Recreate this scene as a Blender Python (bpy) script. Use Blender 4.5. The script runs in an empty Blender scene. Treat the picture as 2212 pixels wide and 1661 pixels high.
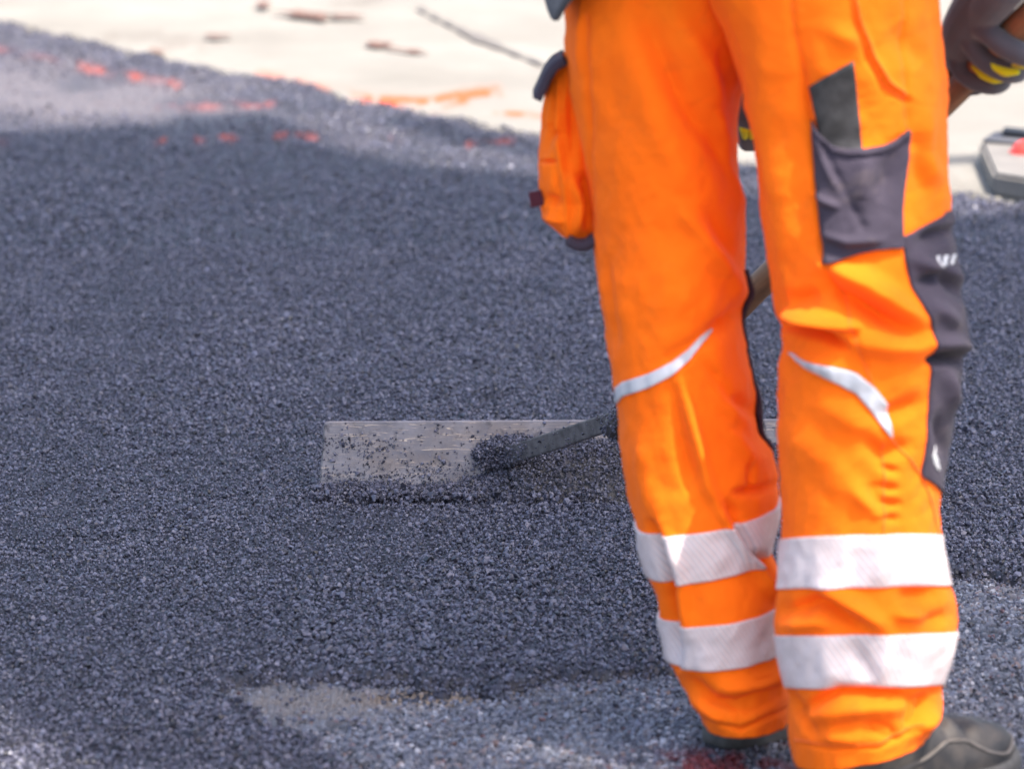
import bpy, bmesh, math, random
import numpy as np
from mathutils import Vector

random.seed(7)
rng = np.random.default_rng(7)
scene = bpy.context.scene
COL = scene.collection

# ------------------------------------------------------------------ camera
CAM_H = 1.6
PITCH = math.radians(12.27)
F = 9900.0                    # focal length in units of a 2212 px wide picture
CX, CY = 1106.0, 830.5
cam_d = bpy.data.cameras.new('camera')
cam = bpy.data.objects.new('camera', cam_d)
COL.objects.link(cam)
cam.location = (0, 0, CAM_H)
cam.rotation_euler = (math.pi / 2 - PITCH, 0, 0)
cam_d.sensor_width = 36
cam_d.lens = 36 * F / 2212
cam_d.clip_start = 0.1
cam_d.clip_end = 500
cam_d.dof.use_dof = True
cam_d.dof.focus_distance = 6.56
cam_d.dof.aperture_fstop = 5.4
scene.camera = cam

# ------------------------------------------------------------------ light
SUN_EL = math.radians(64)
SUN_AZ = math.radians(-41)     # from +X towards +Y
SUN = np.array([math.cos(SUN_EL) * math.cos(SUN_AZ), math.cos(SUN_EL) * math.sin(SUN_AZ), math.sin(SUN_EL)])
world = bpy.data.worlds.new('World')
scene.world = world
world.use_nodes = True
wn = world.node_tree
wn.nodes.clear()
sky = wn.nodes.new('ShaderNodeTexSky')
sky.sky_type = 'NISHITA'
sky.sun_disc = False
sky.sun_elevation = SUN_EL
sky.sun_rotation = math.pi / 2 - SUN_AZ
sky.dust_density = 3.5
sky.ozone_density = 0.5
bg = wn.nodes.new('ShaderNodeBackground')
bg.inputs['Strength'].default_value = 0.15
wo = wn.nodes.new('ShaderNodeOutputWorld')
wn.links.new(sky.outputs['Color'], bg.inputs['Color'])
wn.links.new(bg.outputs['Background'], wo.inputs['Surface'])
sun_d = bpy.data.lights.new('sun', 'SUN')
sun_d.energy = 3.7
sun_d.angle = math.radians(0.53)
sun_d.color = (1.0, 0.93, 0.84)
sun_o = bpy.data.objects.new('sun', sun_d)
COL.objects.link(sun_o)
sun_o.rotation_euler = Vector(SUN).to_track_quat('Z', 'Y').to_euler()
sun_o.location = (6, 3, 12)
scene.view_settings.view_transform = 'Standard'
scene.view_settings.look = 'None'
scene.view_settings.exposure = 1.6
scene.view_settings.gamma = 1.0
scene.view_settings.use_curve_mapping = False

# ------------------------------------------------------------------ helpers
CA, SA = math.cos(PITCH), math.sin(PITCH)


def ray(px, py):
    px = np.asarray(px, float); py = np.asarray(py, float)
    x = (px - CX) / F; up = -(py - CY) / F
    return x, CA + up * SA, -SA + up * CA


def G(px, py, z=0.0):
    """ground point that stands at a measured place of the reference"""
    dx, dy, dz = ray(px, py)
    t = (z - CAM_H) / dz
    return np.stack([dx * t, dy * t, np.zeros_like(dx * t) + z], -1)


def P(px, py, Y):
    dx, dy, dz = ray(px, py)
    t = Y / dy
    return np.stack([dx * t, dy * t, CAM_H + dz * t], -1)


def to_px(x, y, z=0.0):
    rx, ry, rz = x, y, z - CAM_H
    fw = ry * CA - rz * SA
    up = ry * SA + rz * CA
    return CX + F * rx / fw, CY - F * up / fw


def sstep(a, b, x):
    t = np.clip((x - a) / (b - a), 0, 1)
    return t * t * (3 - 2 * t)


def h2(i, j, k=0):
    """integer hash -> 0..1"""
    n = (i.astype(np.int64) * 374761393 + j.astype(np.int64) * 668265263 + k * 982451653) & 0x7fffffff
    n = ((n ^ (n >> 13)) * 1274126177) & 0x7fffffff
    n = ((n ^ (n >> 16)) * 1103515245 + 12345) & 0x7fffffff
    n = n ^ (n >> 15)
    return (n % 100003) / 100003.0


def vnoise(x, y, k=0):
    xi = np.floor(x); yi = np.floor(y)
    fx = x - xi; fy = y - yi
    fx = fx * fx * (3 - 2 * fx); fy = fy * fy * (3 - 2 * fy)
    a = h2(xi, yi, k); b = h2(xi + 1, yi, k); c = h2(xi, yi + 1, k); d = h2(xi + 1, yi + 1, k)
    return (a * (1 - fx) + b * fx) * (1 - fy) + (c * (1 - fx) + d * fx) * fy - 0.5


def fbm(x, y, oct=4, k=0):
    s = 0; a = 1.0
    for o in range(oct):
        s = s + a * vnoise(x * 2 ** o + 17.3 * o, y * 2 ** o - 9.1 * o, k + o)
        a *= 0.5
    return s


def worley(x, y, cell, k=0):
    """returns F1, F2, hash of nearest cell, offset to the nearest seed"""
    gx = x / cell; gy = y / cell
    ix = np.floor(gx); iy = np.floor(gy)
    f1 = np.full(gx.shape, 9.0); f2 = np.full(gx.shape, 9.0)
    hid = np.zeros(gx.shape); ox = np.zeros(gx.shape); oy = np.zeros(gx.shape)
    for a in (-1, 0, 1):
        for b in (-1, 0, 1):
            cx = ix + a; cy = iy + b
            px = cx + 0.12 + 0.76 * h2(cx, cy, k); py = cy + 0.12 + 0.76 * h2(cx, cy, k + 5)
            d = np.hypot(gx - px, gy - py)
            n = d < f1
            f2 = np.where(n, f1, np.minimum(f2, d))
            ox = np.where(n, gx - px, ox); oy = np.where(n, gy - py, oy)
            hid = np.where(n, h2(cx, cy, k + 11), hid)
            f1 = np.where(n, d, f1)
    return f1, f2, hid, ox, oy


def mesh_np(name, verts, faces, smooth=True):
    verts = np.ascontiguousarray(verts, dtype=np.float32).reshape(-1, 3)
    faces = np.ascontiguousarray(faces, dtype=np.int32)
    k = faces.shape[1]
    me = bpy.data.meshes.new(name)
    me.vertices.add(len(verts)); me.vertices.foreach_set('co', verts.ravel())
    me.loops.add(faces.size); me.loops.foreach_set('vertex_index', faces.ravel())
    me.polygons.add(len(faces))
    me.polygons.foreach_set('loop_start', np.arange(0, faces.size, k, dtype=np.int32))
    if smooth:
        me.polygons.foreach_set('use_smooth', np.ones(len(faces), dtype=bool))
    me.update(calc_edges=True)
    me.validate()
    return me


def grid_faces(nr, nc, wrap=False, off=0):
    i = np.arange(nr - 1)[:, None]
    j = np.arange(nc if wrap else nc - 1)[None, :]
    j2 = (j + 1) % nc
    f = np.stack(np.broadcast_arrays(i * nc + j, i * nc + j2, (i + 1) * nc + j2, (i + 1) * nc + j), -1)
    return f.reshape(-1, 4) + off


def link(name, me, mat=None, parent=None, **props):
    o = bpy.data.objects.new(name, me)
    COL.objects.link(o)
    if mat is not None and me is not None:
        me.materials.append(mat)
    if parent is not None:
        o.parent = parent
    for k, v in props.items():
        o[k] = v
    return o


class Acc:
    """collects shapes of one single part"""
    def __init__(self):
        self.v = []; self.f = []; self.n = 0

    def add(self, v, f):
        v = np.asarray(v, float).reshape(-1, 3)
        self.v.append(v)
        self.f += [tuple(int(q) + self.n for q in ff) for ff in f]
        self.n += len(v)
        return self

    def mesh(self, name, smooth=True):
        me = bpy.data.meshes.new(name)
        me.from_pydata(np.concatenate(self.v).tolist(), [], self.f)
        if smooth:
            me.polygons.foreach_set('use_smooth', np.ones(len(me.polygons), dtype=bool))
        me.update()
        return me


def frames(pts):
    pts = np.asarray(pts, float)
    t = np.gradient(pts, axis=0)
    t /= np.linalg.norm(t, axis=1)[:, None] + 1e-12
    up = np.array([0, 0, 1.0])
    if abs(t[0] @ up) > 0.93:
        up = np.array([0, 1.0, 0])
    n = np.cross(t[0], up); n /= np.linalg.norm(n)
    N = [n]
    for i in range(1, len(pts)):
        n = N[-1] - t[i] * (N[-1] @ t[i]); n /= np.linalg.norm(n)
        N.append(n)
    N = np.array(N)
    return t, N, np.cross(t, N)


def resample(pts, n):
    pts = np.asarray(pts, float)
    d = np.r_[0, np.cumsum(np.linalg.norm(np.diff(pts[:, :3], axis=0), axis=1))]
    s = np.linspace(0, d[-1], n)
    out = np.stack([np.interp(s, d, pts[:, k]) for k in range(pts.shape[1])], -1)
    return out


def smooth_path(pts, n=40, it=3):
    p = resample(pts, n)
    for _ in range(it):
        q = p.copy()
        q[1:-1] = (p[:-2] + 2 * p[1:-1] + p[2:]) / 4
        p = q
    return p


def tube(pts, rad, seg=14, caps=True, flat=1.0):
    """round tube; rounded ends"""
    pts = np.asarray(pts, float); rad = np.broadcast_to(np.asarray(rad, float), (len(pts),)).copy()
    if caps:
        t0 = pts[0] - pts[1]; t0 /= np.linalg.norm(t0)
        t1 = pts[-1] - pts[-2]; t1 /= np.linalg.norm(t1)
        k = np.array([0.98, 0.8, 0.5])
        rr = np.sqrt(1 - k ** 2)
        pts = np.concatenate([[pts[0] + t0 * rad[0] * a for a in k], pts, [pts[-1] + t1 * rad[-1] * a for a in k[::-1]]])
        rad = np.r_[rad[0] * rr, rad, rad[-1] * rr[::-1]]
    t, N, B = frames(pts)
    a = np.linspace(0, 2 * np.pi, seg, endpoint=False)
    v = pts[:, None] + rad[:, None, None] * (N[:, None] * np.cos(a)[None, :, None] + flat * B[:, None] * np.sin(a)[None, :, None])
    m = len(pts)
    f = [tuple(x) for x in grid_faces(m, seg, True)]
    f.append(tuple(range(seg))[::-1]); f.append(tuple(range((m - 1) * seg, m * seg)))
    return v.reshape(-1, 3), f


def box_path(pts, wv, hv, side):
    """rectangular bar along pts; wv width along 'side', hv thickness"""
    pts = np.asarray(pts, float)
    t = np.gradient(pts, axis=0); t /= np.linalg.norm(t, axis=1)[:, None]
    s = np.asarray(side, float)[None] - t * (t @ np.asarray(side, float))[:, None]
    s /= np.linalg.norm(s, axis=1)[:, None]
    n = np.cross(t, s)
    c = [(-.5, -.42), (-.42, -.5), (.42, -.5), (.5, -.42), (.5, .42), (.42, .5), (-.42, .5), (-.5, .42)]
    v = np.stack([pts + s * wv * a + n * hv * b for a, b in c], 1)
    m = len(pts); k = len(c)
    f = [tuple(x) for x in grid_faces(m, k, True)]
    f.append(tuple(range(k))[::-1]); f.append(tuple(range((m - 1) * k, m * k)))
    return v.reshape(-1, 3), f


# ------------------------------------------------------------------ materials
def new_mat(name):
    m = bpy.data.materials.new(name)
    m.use_nodes = True
    nt = m.node_tree
    return m, nt, nt.nodes['Principled BSDF']


def N_(nt, kind, **kw):
    n = nt.nodes.new(kind)
    for k, v in kw.items():
        if k in n.inputs:
            n.inputs[k].default_value = v
        else:
            setattr(n, k, v)
    return n


def ramp(nt, src, stops):
    r = nt.nodes.new('ShaderNodeValToRGB')
    el = r.color_ramp.elements
    while len(el) < len(stops):
        el.new(0.5)
    for e, (p, c) in zip(el, stops):
        e.position = p
        e.color = (*c, 1) if len(c) == 3 else c
    nt.links.new(src, r.inputs['Fac'])
    return r.outputs['Color']


def mix(nt, fac, a, b, mode='MIX'):
    m = nt.nodes.new('ShaderNodeMix')
    m.data_type = 'RGBA'
    m.blend_type = mode
    for sock, val in ((m.inputs['Factor'], fac), (m.inputs['A'], a), (m.inputs['B'], b)):
        if isinstance(val, (int, float)):
            sock.default_value = val
        elif isinstance(val, tuple):
            sock.default_value = (*val, 1) if len(val) == 3 else val
        else:
            nt.links.new(val, sock)
    return m.outputs['Result']


def noise(nt, scale, detail=3, rough=0.55, vec=None, dist=0.0):
    n = N_(nt, 'ShaderNodeTexNoise')
    n.inputs['Scale'].default_value = scale
    n.inputs['Detail'].default_value = detail
    n.inputs['Roughness'].default_value = rough
    n.inputs['Distortion'].default_value = dist
    if vec is not None:
        nt.links.new(vec, n.inputs['Vector'])
    return n.outputs['Fac']


def objvec(nt, scale=(1, 1, 1), rot=(0, 0, 0)):
    t = nt.nodes.new('ShaderNodeTexCoord')
    m = nt.nodes.new('ShaderNodeMapping')
    m.inputs['Scale'].default_value = scale
    m.inputs['Rotation'].default_value = rot
    nt.links.new(t.outputs['Object'], m.inputs['Vector'])
    return m.outputs['Vector']


def bump(nt, bsdf, h, strength=0.3, dist=0.002):
    b = nt.nodes.new('ShaderNodeBump')
    b.inputs['Strength'].default_value = strength
    b.inputs['Distance'].default_value = dist
    nt.links.new(h, b.inputs['Height'])
    nt.links.new(b.outputs['Normal'], bsdf.inputs['Normal'])


def mat_cloth(name, col, dark=None, dirt=(0.25, 0.06, 0.015), dirt_amt=0.0, rough=0.85, sheen=0.15, weave=900):
    m, nt, b = new_mat(name)
    v = objvec(nt)
    n1 = noise(nt, 9, 4, 0.6, v)
    c = ramp(nt, n1, [(0.3, dark or tuple(x * 0.93 for x in col)), (0.7, col)])
    if dirt_amt > 0:
        d = ramp(nt, noise(nt, 22, 6, 0.68, v, 0.6), [(0.56, (0, 0, 0)), (0.74, (dirt_amt,) * 3)])
        c = mix(nt, d, c, dirt)
    nt.links.new(c, b.inputs['Base Color'])
    b.inputs['Roughness'].default_value = rough
    b.inputs['Specular IOR Level'].default_value = 0.25
    b.inputs['Sheen Weight'].default_value = sheen
    b.inputs['Sheen Roughness'].default_value = 0.5
    w = noise(nt, weave, 2, 0.6, v)
    w2 = noise(nt, 70, 4, 0.6, v)
    mm = N_(nt, 'ShaderNodeMath', operation='MULTIPLY_ADD')
    nt.links.new(w2, mm.inputs[0]); mm.inputs[1].default_value = 1.4; nt.links.new(w, mm.inputs[2])
    bump(nt, b, mm.outputs[0], 0.35, 0.0012)
    return m


ORANGE = mat_cloth('hivis_orange_cloth', (1.0, 0.165, 0.0015), (0.98, 0.145, 0.001), (0.34, 0.06, 0.012), 0.22, 0.9, 0.02)
GREY = mat_cloth('grey_purple_cloth', (0.046, 0.037, 0.055), (0.036, 0.029, 0.044), (0.2, 0.15, 0.12), 0.2, 0.85, 0.04)
DARK = mat_cloth('dark_jacket_cloth', (0.05, 0.05, 0.058), None, (0.1, 0.09, 0.08), 0.2)
MAROON = mat_cloth('maroon_webbing', (0.06, 0.012, 0.022))
THREAD = mat_cloth('seam_thread', (0.92, 0.15, 0.006))
GLOVE = mat_cloth('knit_glove', (0.075, 0.072, 0.088), (0.052, 0.05, 0.062), (0.12, 0.05, 0.045), 0.3, 0.75, 0.3, 500)
LIME = mat_cloth('lime_glove_knit', (0.66, 0.56, 0.008), (0.45, 0.55, 0.01))
SKIN = mat_cloth('skin', (0.55, 0.33, 0.24), None, rough=0.55, sheen=0)


def mat_band():
    m, nt, b = new_mat('reflective_tape')
    uv = nt.nodes.new('ShaderNodeUVMap'); uv.uv_map = 'UVMap'
    sep = nt.nodes.new('ShaderNodeSeparateXYZ')
    nt.links.new(uv.outputs['UV'], sep.inputs[0])
    ad = N_(nt, 'ShaderNodeMath', operation='MULTIPLY_ADD')          # u*k + v*k2 : slanted ribs
    nt.links.new(sep.outputs['Y'], ad.inputs[0]); ad.inputs[1].default_value = -0.62
    nt.links.new(sep.outputs['X'], ad.inputs[2])
    sc = N_(nt, 'ShaderNodeMath', operation='MULTIPLY')
    nt.links.new(ad.outputs[0], sc.inputs[0]); sc.inputs[1].default_value = 1 / 0.0074
    fr = N_(nt, 'ShaderNodeMath', operation='FRACT')
    nt.links.new(sc.outputs[0], fr.inputs[0])
    c = ramp(nt, fr.outputs[0], [(0.0, (0.78, 0.74, 0.72)), (0.10, (0.80, 0.76, 0.74)), (0.18, (0.72, 0.36, 0.28)), (0.28, (0.59, 0.515, 0.52)), (0.9, (0.59, 0.515, 0.52)), (1.0, (0.74, 0.70, 0.68))])
    g = ramp(nt, noise(nt, 24, 5, 0.65, objvec(nt)), [(0.35, (0.86, 0.83, 0.82)), (0.65, (1, 1, 1))])
    c = mix(nt, 1.0, c, g, 'MULTIPLY')
    nt.links.new(c, b.inputs['Base Color'])
    b.inputs['Roughness'].default_value = 0.42
    b.inputs['Specular IOR Level'].default_value = 0.4
    rr = ramp(nt, fr.outputs[0], [(0.0, (0, 0, 0)), (0.15, (1, 1, 1)), (0.88, (1, 1, 1)), (1.0, (0, 0, 0))])
    bump(nt, b, rr, 0.25, 0.0006)
    return m


BAND = mat_band()


def mat_piping():
    m, nt, b = new_mat('silver_reflective_piping')
    c = ramp(nt, noise(nt, 60, 3, 0.5, objvec(nt, (1, 1, 0.15))), [(0.35, (0.36, 0.37, 0.40)), (0.65, (0.54, 0.54, 0.57))])
    nt.links.new(c, b.inputs['Base Color'])
    b.inputs['Roughness'].default_value = 0.4
    return m


PIPING = mat_piping()


def mat_plain(name, col, rough=0.6, metal=0.0, var=0.15, scale=30, bs=0.2, bd=0.001):
    m, nt, b = new_mat(name)
    n = noise(nt, scale, 5, 0.6, objvec(nt))
    c = ramp(nt, n, [(0.3, tuple(x * (1 - var) for x in col)), (0.7, tuple(min(1, x * (1 + var)) for x in col))])
    nt.links.new(c, b.inputs['Base Color'])
    b.inputs['Roughness'].default_value = rough
    b.inputs['Metallic'].default_value = metal
    bump(nt, b, noise(nt, scale * 6, 4, 0.6, objvec(nt)), bs, bd)
    return m


WHITE_PRINT = mat_plain('white_print', (0.5, 0.5, 0.52), 0.5, 0, 0.05)


def mat_boot():
    m, nt, b = new_mat('worn_dusty_leather')
    v = objvec(nt)
    d = ramp(nt, noise(nt, 14, 6, 0.65, v, 0.4), [(0.38, (0.018, 0.017, 0.019)), (0.56, (0.06, 0.05, 0.043)), (0.75, (0.16, 0.125, 0.095))])
    nt.links.new(d, b.inputs['Base Color'])
    r = ramp(nt, noise(nt, 9, 4, 0.6, v), [(0.3, (0.5,) * 3), (0.7, (0.75,) * 3)])
    nt.links.new(r, b.inputs['Roughness'])
    bump(nt, b, noise(nt, 120, 5, 0.6, v), 0.3, 0.001)
    return m


BOOT = mat_boot()
BOOTSOLE = mat_plain('dusty_rubber_sole', (0.075, 0.07, 0.066), 0.8, 0, 0.4, 40)
BOOTSEAM = mat_plain('dusty_rubber_edge', (0.12, 0.105, 0.095), 0.8, 0, 0.3, 50)


def mat_asphalt(name, stops, rough=(0.35, 0.6), per_object=False, spec=0.5, paint=(0.33, 0.055, 0.032)):
    m, nt, b = new_mat(name)
    if per_object:
        oi = nt.nodes.new('ShaderNodeObjectInfo')
        src = oi.outputs['Random']
        v = objvec(nt)
        fine = noise(nt, 300, 3, 0.6, v)
    else:
        a = nt.nodes.new('ShaderNodeAttribute'); a.attribute_name = 'tone'
        src = a.outputs['Fac']
        v = objvec(nt)
        fine = noise(nt, 600, 3, 0.6, v)
    c = ramp(nt, src, stops)
    nt.links.new(c, b.inputs['Base Color'])
    pa = nt.nodes.new('ShaderNodeAttribute'); pa.attribute_name = 'paint'
    pa.attribute_type = 'INSTANCER' if per_object else 'GEOMETRY'
    c = mix(nt, pa.outputs['Fac'], c, paint)
    nt.links.new(c, b.inputs['Base Color'])
    r = ramp(nt, fine, [(0.3, (rough[0],) * 3), (0.7, (rough[1],) * 3)])
    nt.links.new(r, b.inputs['Roughness'])
    b.inputs['Specular IOR Level'].default_value = spec
    if not per_object:
        bump(nt, b, fine, 0.5, 0.001)
    return m


STONE = mat_asphalt('bitumen_coated_stone', [(0.0, (0.010, 0.010, 0.015)), (0.2, (0.046, 0.046, 0.067)), (0.62, (0.092, 0.091, 0.130)), (0.95, (0.120, 0.118, 0.165)), (0.99, (0.138, 0.135, 0.182)), (1.0, (0.16, 0.157, 0.195))], (0.32, 0.52), True)
BINDER = mat_asphalt('fresh_bitumen_mix', [(0.0, (0.006, 0.0055, 0.008)), (0.5, (0.014, 0.013, 0.02)), (1.0, (0.04, 0.037, 0.057))], (0.4, 0.65))
_nt = BINDER.node_tree
_b = _nt.nodes['Principled BSDF']
_d = _nt.nodes.new('ShaderNodeAttribute'); _d.attribute_name = 'dust'
_src = _b.inputs['Base Color'].links[0].from_socket
_nt.links.new(mix(_nt, _d.outputs['Fac'], _src, ramp(_nt, noise(_nt, 70, 5, 0.65, objvec(_nt)), [(0.3, (0.075, 0.062, 0.066)), (0.7, (0.135, 0.112, 0.115))])), _b.inputs['Base Color'])


def mat_old_road():
    m, nt, b = new_mat('old_worn_road')
    a = nt.nodes.new('ShaderNodeAttribute'); a.attribute_name = 'tone'
    c = ramp(nt, a.outputs['Fac'], [(0.0, (0.012, 0.012, 0.016)), (0.25, (0.035, 0.036, 0.048)), (0.6, (0.085, 0.09, 0.115)), (0.80, (0.15, 0.16, 0.19)), (0.88, (0.15, 0.115, 0.10)), (0.92, (0.11, 0.05, 0.045)), (0.95, (0.26, 0.27, 0.30)), (1.0, (0.45, 0.45, 0.48))])
    v = objvec(nt)
    d = nt.nodes.new('ShaderNodeAttribute'); d.attribute_name = 'dust'
    dn = noise(nt, 120, 5, 0.7, v)
    c = mix(nt, d.outputs['Fac'], c, ramp(nt, dn, [(0.3, (0.10, 0.088, 0.085)), (0.7, (0.19, 0.165, 0.152))]))
    r = nt.nodes.new('ShaderNodeAttribute'); r.attribute_name = 'red'
    c = mix(nt, r.outputs['Fac'], c, (0.16, 0.015, 0.012))
    s = nt.nodes.new('ShaderNodeAttribute'); s.attribute_name = 'soil'
    c = mix(nt, s.outputs['Fac'], c, ramp(nt, dn, [(0.35, (0.10, 0.07, 0.045)), (0.7, (0.36, 0.26, 0.17))]))
    nt.links.new(c, b.inputs['Base Color'])
    b.inputs['Roughness'].default_value = 0.55
    bump(nt, b, noise(nt, 400, 4, 0.65, v), 0.6, 0.002)
    return m


OLDROAD = mat_old_road()


def mat_concrete():
    m, nt, b = new_mat('pale_concrete')
    v = objvec(nt)
    c = ramp(nt, noise(nt, 2.2, 6, 0.6, v), [(0.3, (0.158, 0.144, 0.122)), (0.7, (0.222, 0.205, 0.178))])
    st = ramp(nt, noise(nt, 3.1, 5, 0.6, objvec(nt, (1.0, 0.32, 1))), [(0.60, (0, 0, 0)), (0.74, (0.85,) * 3)])
    c = mix(nt, st, c, (0.105, 0.08, 0.062))
    sp = ramp(nt, noise(nt, 45, 3, 0.6, v), [(0.60, (0, 0, 0)), (0.72, (0.7,) * 3)])
    c = mix(nt, sp, c, (0.16, 0.14, 0.12))
    pa = nt.nodes.new('ShaderNodeAttribute'); pa.attribute_name = 'paint'
    c = mix(nt, pa.outputs['Fac'], c, (0.50, 0.062, 0.004))
    nt.links.new(c, b.inputs['Base Color'])
    b.inputs['Roughness'].default_value = 0.85
    bump(nt, b, noise(nt, 90, 6, 0.65, v), 0.4, 0.004)
    return m


CONCRETE = mat_concrete()
STAIN = mat_plain('brown_rust_stain', (0.13, 0.07, 0.05), 0.8, 0, 0.3, 30)
CRACK = mat_plain('crack_grime', (0.11, 0.098, 0.09), 0.9, 0, 0.3, 30)


def mat_blade():
    m, nt, b = new_mat('scratched_worn_steel')
    v = objvec(nt)
    base = ramp(nt, noise(nt, 26, 6, 0.65, v), [(0.3, (0.14, 0.130, 0.145)), (0.7, (0.26, 0.24, 0.255))])
    s1 = ramp(nt, noise(nt, 105, 4, 0.7, objvec(nt, (0.09, 1, 3.2)), 0.5), [(0.60, (0, 0, 0)), (0.70, (0.55,) * 3)])
    s2 = ramp(nt, noise(nt, 80, 3, 0.6, objvec(nt, (0.2, 1, 3.0), (0, 0.45, 0)), 1.3), [(0.60, (0, 0, 0)), (0.68, (0.9,) * 3)])
    s3 = ramp(nt, noise(nt, 80, 3, 0.6, objvec(nt, (0.2, 1, 3.0), (0, -0.6, 0)), 1.6), [(0.60, (0, 0, 0)), (0.68, (0.9,) * 3)])
    s2 = mix(nt, 1.0, s2, s3, 'ADD')
    wh = ramp(nt, noise(nt, 9, 3, 0.5, v), [(0.4, (0.15,) * 3), (0.62, (1, 1, 1))])
    base = mix(nt, ramp(nt, noise(nt, 17, 5, 0.65, v, 0.4), [(0.48, (0, 0, 0)), (0.66, (0.4,) * 3)]), base, (0.24, 0.18, 0.14))
    sc = mix(nt, 1.0, mix(nt, 1.0, s1, s2, 'ADD'), wh, 'MULTIPLY')
    c = mix(nt, sc, base, (0.60, 0.48, 0.38))
    g = ramp(nt, noise(nt, 34, 6, 0.75, v, 0.5), [(0.56, (0, 0, 0)), (0.68, (0.8,) * 3)])
    c = mix(nt, g, c, (0.05, 0.048, 0.055))
    nt.links.new(c, b.inputs['Base Color'])
    b.inputs['Metallic'].default_value = 0.45
    b.inputs['Roughness'].default_value = 0.5
    bump(nt, b, mix(nt, 1.0, sc, g, 'SUBTRACT'), 0.3, 0.0006)
    return m


BLADE = mat_blade()
IRON = mat_plain('tar_stained_iron', (0.13, 0.118, 0.12), 0.5, 0.4, 0.45, 60, 0.5, 0.001)


def mat_wood():
    m, nt, b = new_mat('worn_wood_handle')
    v = objvec(nt, (1, 1, 0.06))
    c = ramp(nt, noise(nt, 90, 5, 0.65, v), [(0.3, (0.12, 0.06, 0.03)), (0.6, (0.26, 0.13, 0.065)), (0.8, (0.36, 0.2, 0.11))])
    d = ramp(nt, noise(nt, 10, 5, 0.7, objvec(nt)), [(0.5, (0, 0, 0)), (0.7, (0.75,) * 3)])
    c = mix(nt, d, c, (0.06, 0.045, 0.04))
    nt.links.new(c, b.inputs['Base Color'])
    b.inputs['Roughness'].default_value = 0.6
    bump(nt, b, noise(nt, 200, 4, 0.6, v), 0.3, 0.001)
    return m


WOOD = mat_wood()
TOOLPLATE = mat_plain('blackened_worn_metal', (0.027, 0.025, 0.026), 0.6, 0.1, 0.75, 45, 0.5, 0.001)
SLAB = mat_plain('pale_stone', (0.165, 0.15, 0.135), 0.8, 0, 0.15, 14, 0.4, 0.003)
SLABDARK = mat_plain('grey_stone', (0.10, 0.10, 0.112), 0.8, 0, 0.15, 14, 0.4, 0.003)
BATTEN = mat_plain('dark_painted_wood', (0.02, 0.021, 0.026), 0.6, 0, 0.2, 30)
REDPLAST = mat_plain('red_plastic', (0.62, 0.05, 0.035), 0.4, 0, 0.1, 20)


def mat_leaf():
    m, nt, b = new_mat('green_leaf')
    oi = noise(nt, 3, 2, 0.5, objvec(nt))
    c = ramp(nt, oi, [(0.3, (0.03, 0.06, 0.015)), (0.7, (0.07, 0.11, 0.03))])
    nt.links.new(c, b.inputs['Base Color'])
    b.inputs['Roughness'].default_value = 0.6
    return m


LEAF = mat_leaf()
BARK = mat_plain('bark', (0.16, 0.12, 0.09), 0.9, 0, 0.3, 12, 0.8, 0.01)

# ------------------------------------------------------------------ ground
# boundary between fresh layer and worn road, in reference pixels
FRX = np.array([-3000, 380, 470, 520, 640, 760, 900, 1050, 1180, 1300, 1450, 1600, 1750, 1900, 2050, 2212, 2600, 4000])
FRY = np.array([2400, 1600, 1478, 1460, 1452, 1452, 1458, 1462, 1448, 1452, 1450, 1425, 1370, 1300, 1238, 1240, 1230, 1200])
CNX = np.array([-3000, -600, 0, 177, 301, 398, 516, 634, 752, 860, 967, 1102, 1400, 2050, 2212, 2330, 2430, 2500, 2540, 2560])
CNY = np.array([-500, -60, 51, 83, 110, 137, 159, 180, 212, 231, 253, 280, 330, 418, 442, 475, 600, 850, 1300, 2600])  # unseen right end bent nearer, added to bounce sunlight onto the legs


def front_mask(px, py, x, y):
    """1 on the worn road in front, 0 on the fresh layer"""
    n = fbm(x * 9, y * 5, 4, 3) * 46 + fbm(x * 60, y * 30, 2, 9) * 14
    yb = np.interp(px, FRX, FRY)
    a = sstep(-20, 12, py + n * 0.7 - yb)
    # the tongue of fresh mix creeping in at the lower left
    xb = np.interp(py, [1440, 1480, 1510, 1545, 1600, 1661, 1800], [470, 470, 520, 600, 690, 760, 820])
    c = sstep(-24, 30, px - xb + n * 2.2)
    return a * c


def back_mask(px, py, x, y):
    """1 on the concrete apron"""
    n = fbm(x * 7, y * 3, 4, 21) * 16
    return sstep(-4, 4, np.interp(px, CNX, CNY) - py + n)


def cols():
    s = np.concatenate([np.linspace(-5200, -1450, 60)[:-1], np.linspace(-1450, 1450, 830), np.linspace(1450, 5200, 60)[1:]])
    return s / F


def rows_y(y0, y1, st):
    return np.arange(y0, y1, st)


def set_attr(me, name, arr):
    a = me.attributes.new(name, 'FLOAT', 'POINT')
    a.data.foreach_set('value', np.ascontiguousarray(arr, dtype=np.float32).ravel())


def fan(ys):
    s = cols()
    dep = PITCH + np.arctan((ys - CY) / F)
    Y = CAM_H / np.tan(dep)
    Xg = s[None, :] * Y[:, None]
    Yg = np.repeat(Y[:, None], len(s), 1)
    return Xg, Yg


def seg_dist(xs, ys, pl):
    d = np.full(xs.shape, 1e9); tt = np.zeros(xs.shape)
    pl = np.asarray(pl, float)
    L = np.r_[0, np.cumsum(np.hypot(*np.diff(pl, axis=0).T))]
    for i in range(len(pl) - 1):
        ax, ay = pl[i]; bx_, by_ = pl[i + 1]
        vx, vy = bx_ - ax, by_ - ay
        l2 = vx * vx + vy * vy
        t = np.clip(((xs - ax) * vx + (ys - ay) * vy) / l2, 0, 1)
        dd = np.hypot(xs - ax - t * vx, ys - ay - t * vy)
        n = dd < d
        d = np.where(n, dd, d)
        tt = np.where(n, (L[i] + t * math.sqrt(l2)) / L[-1], tt)
    return d, tt


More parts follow.
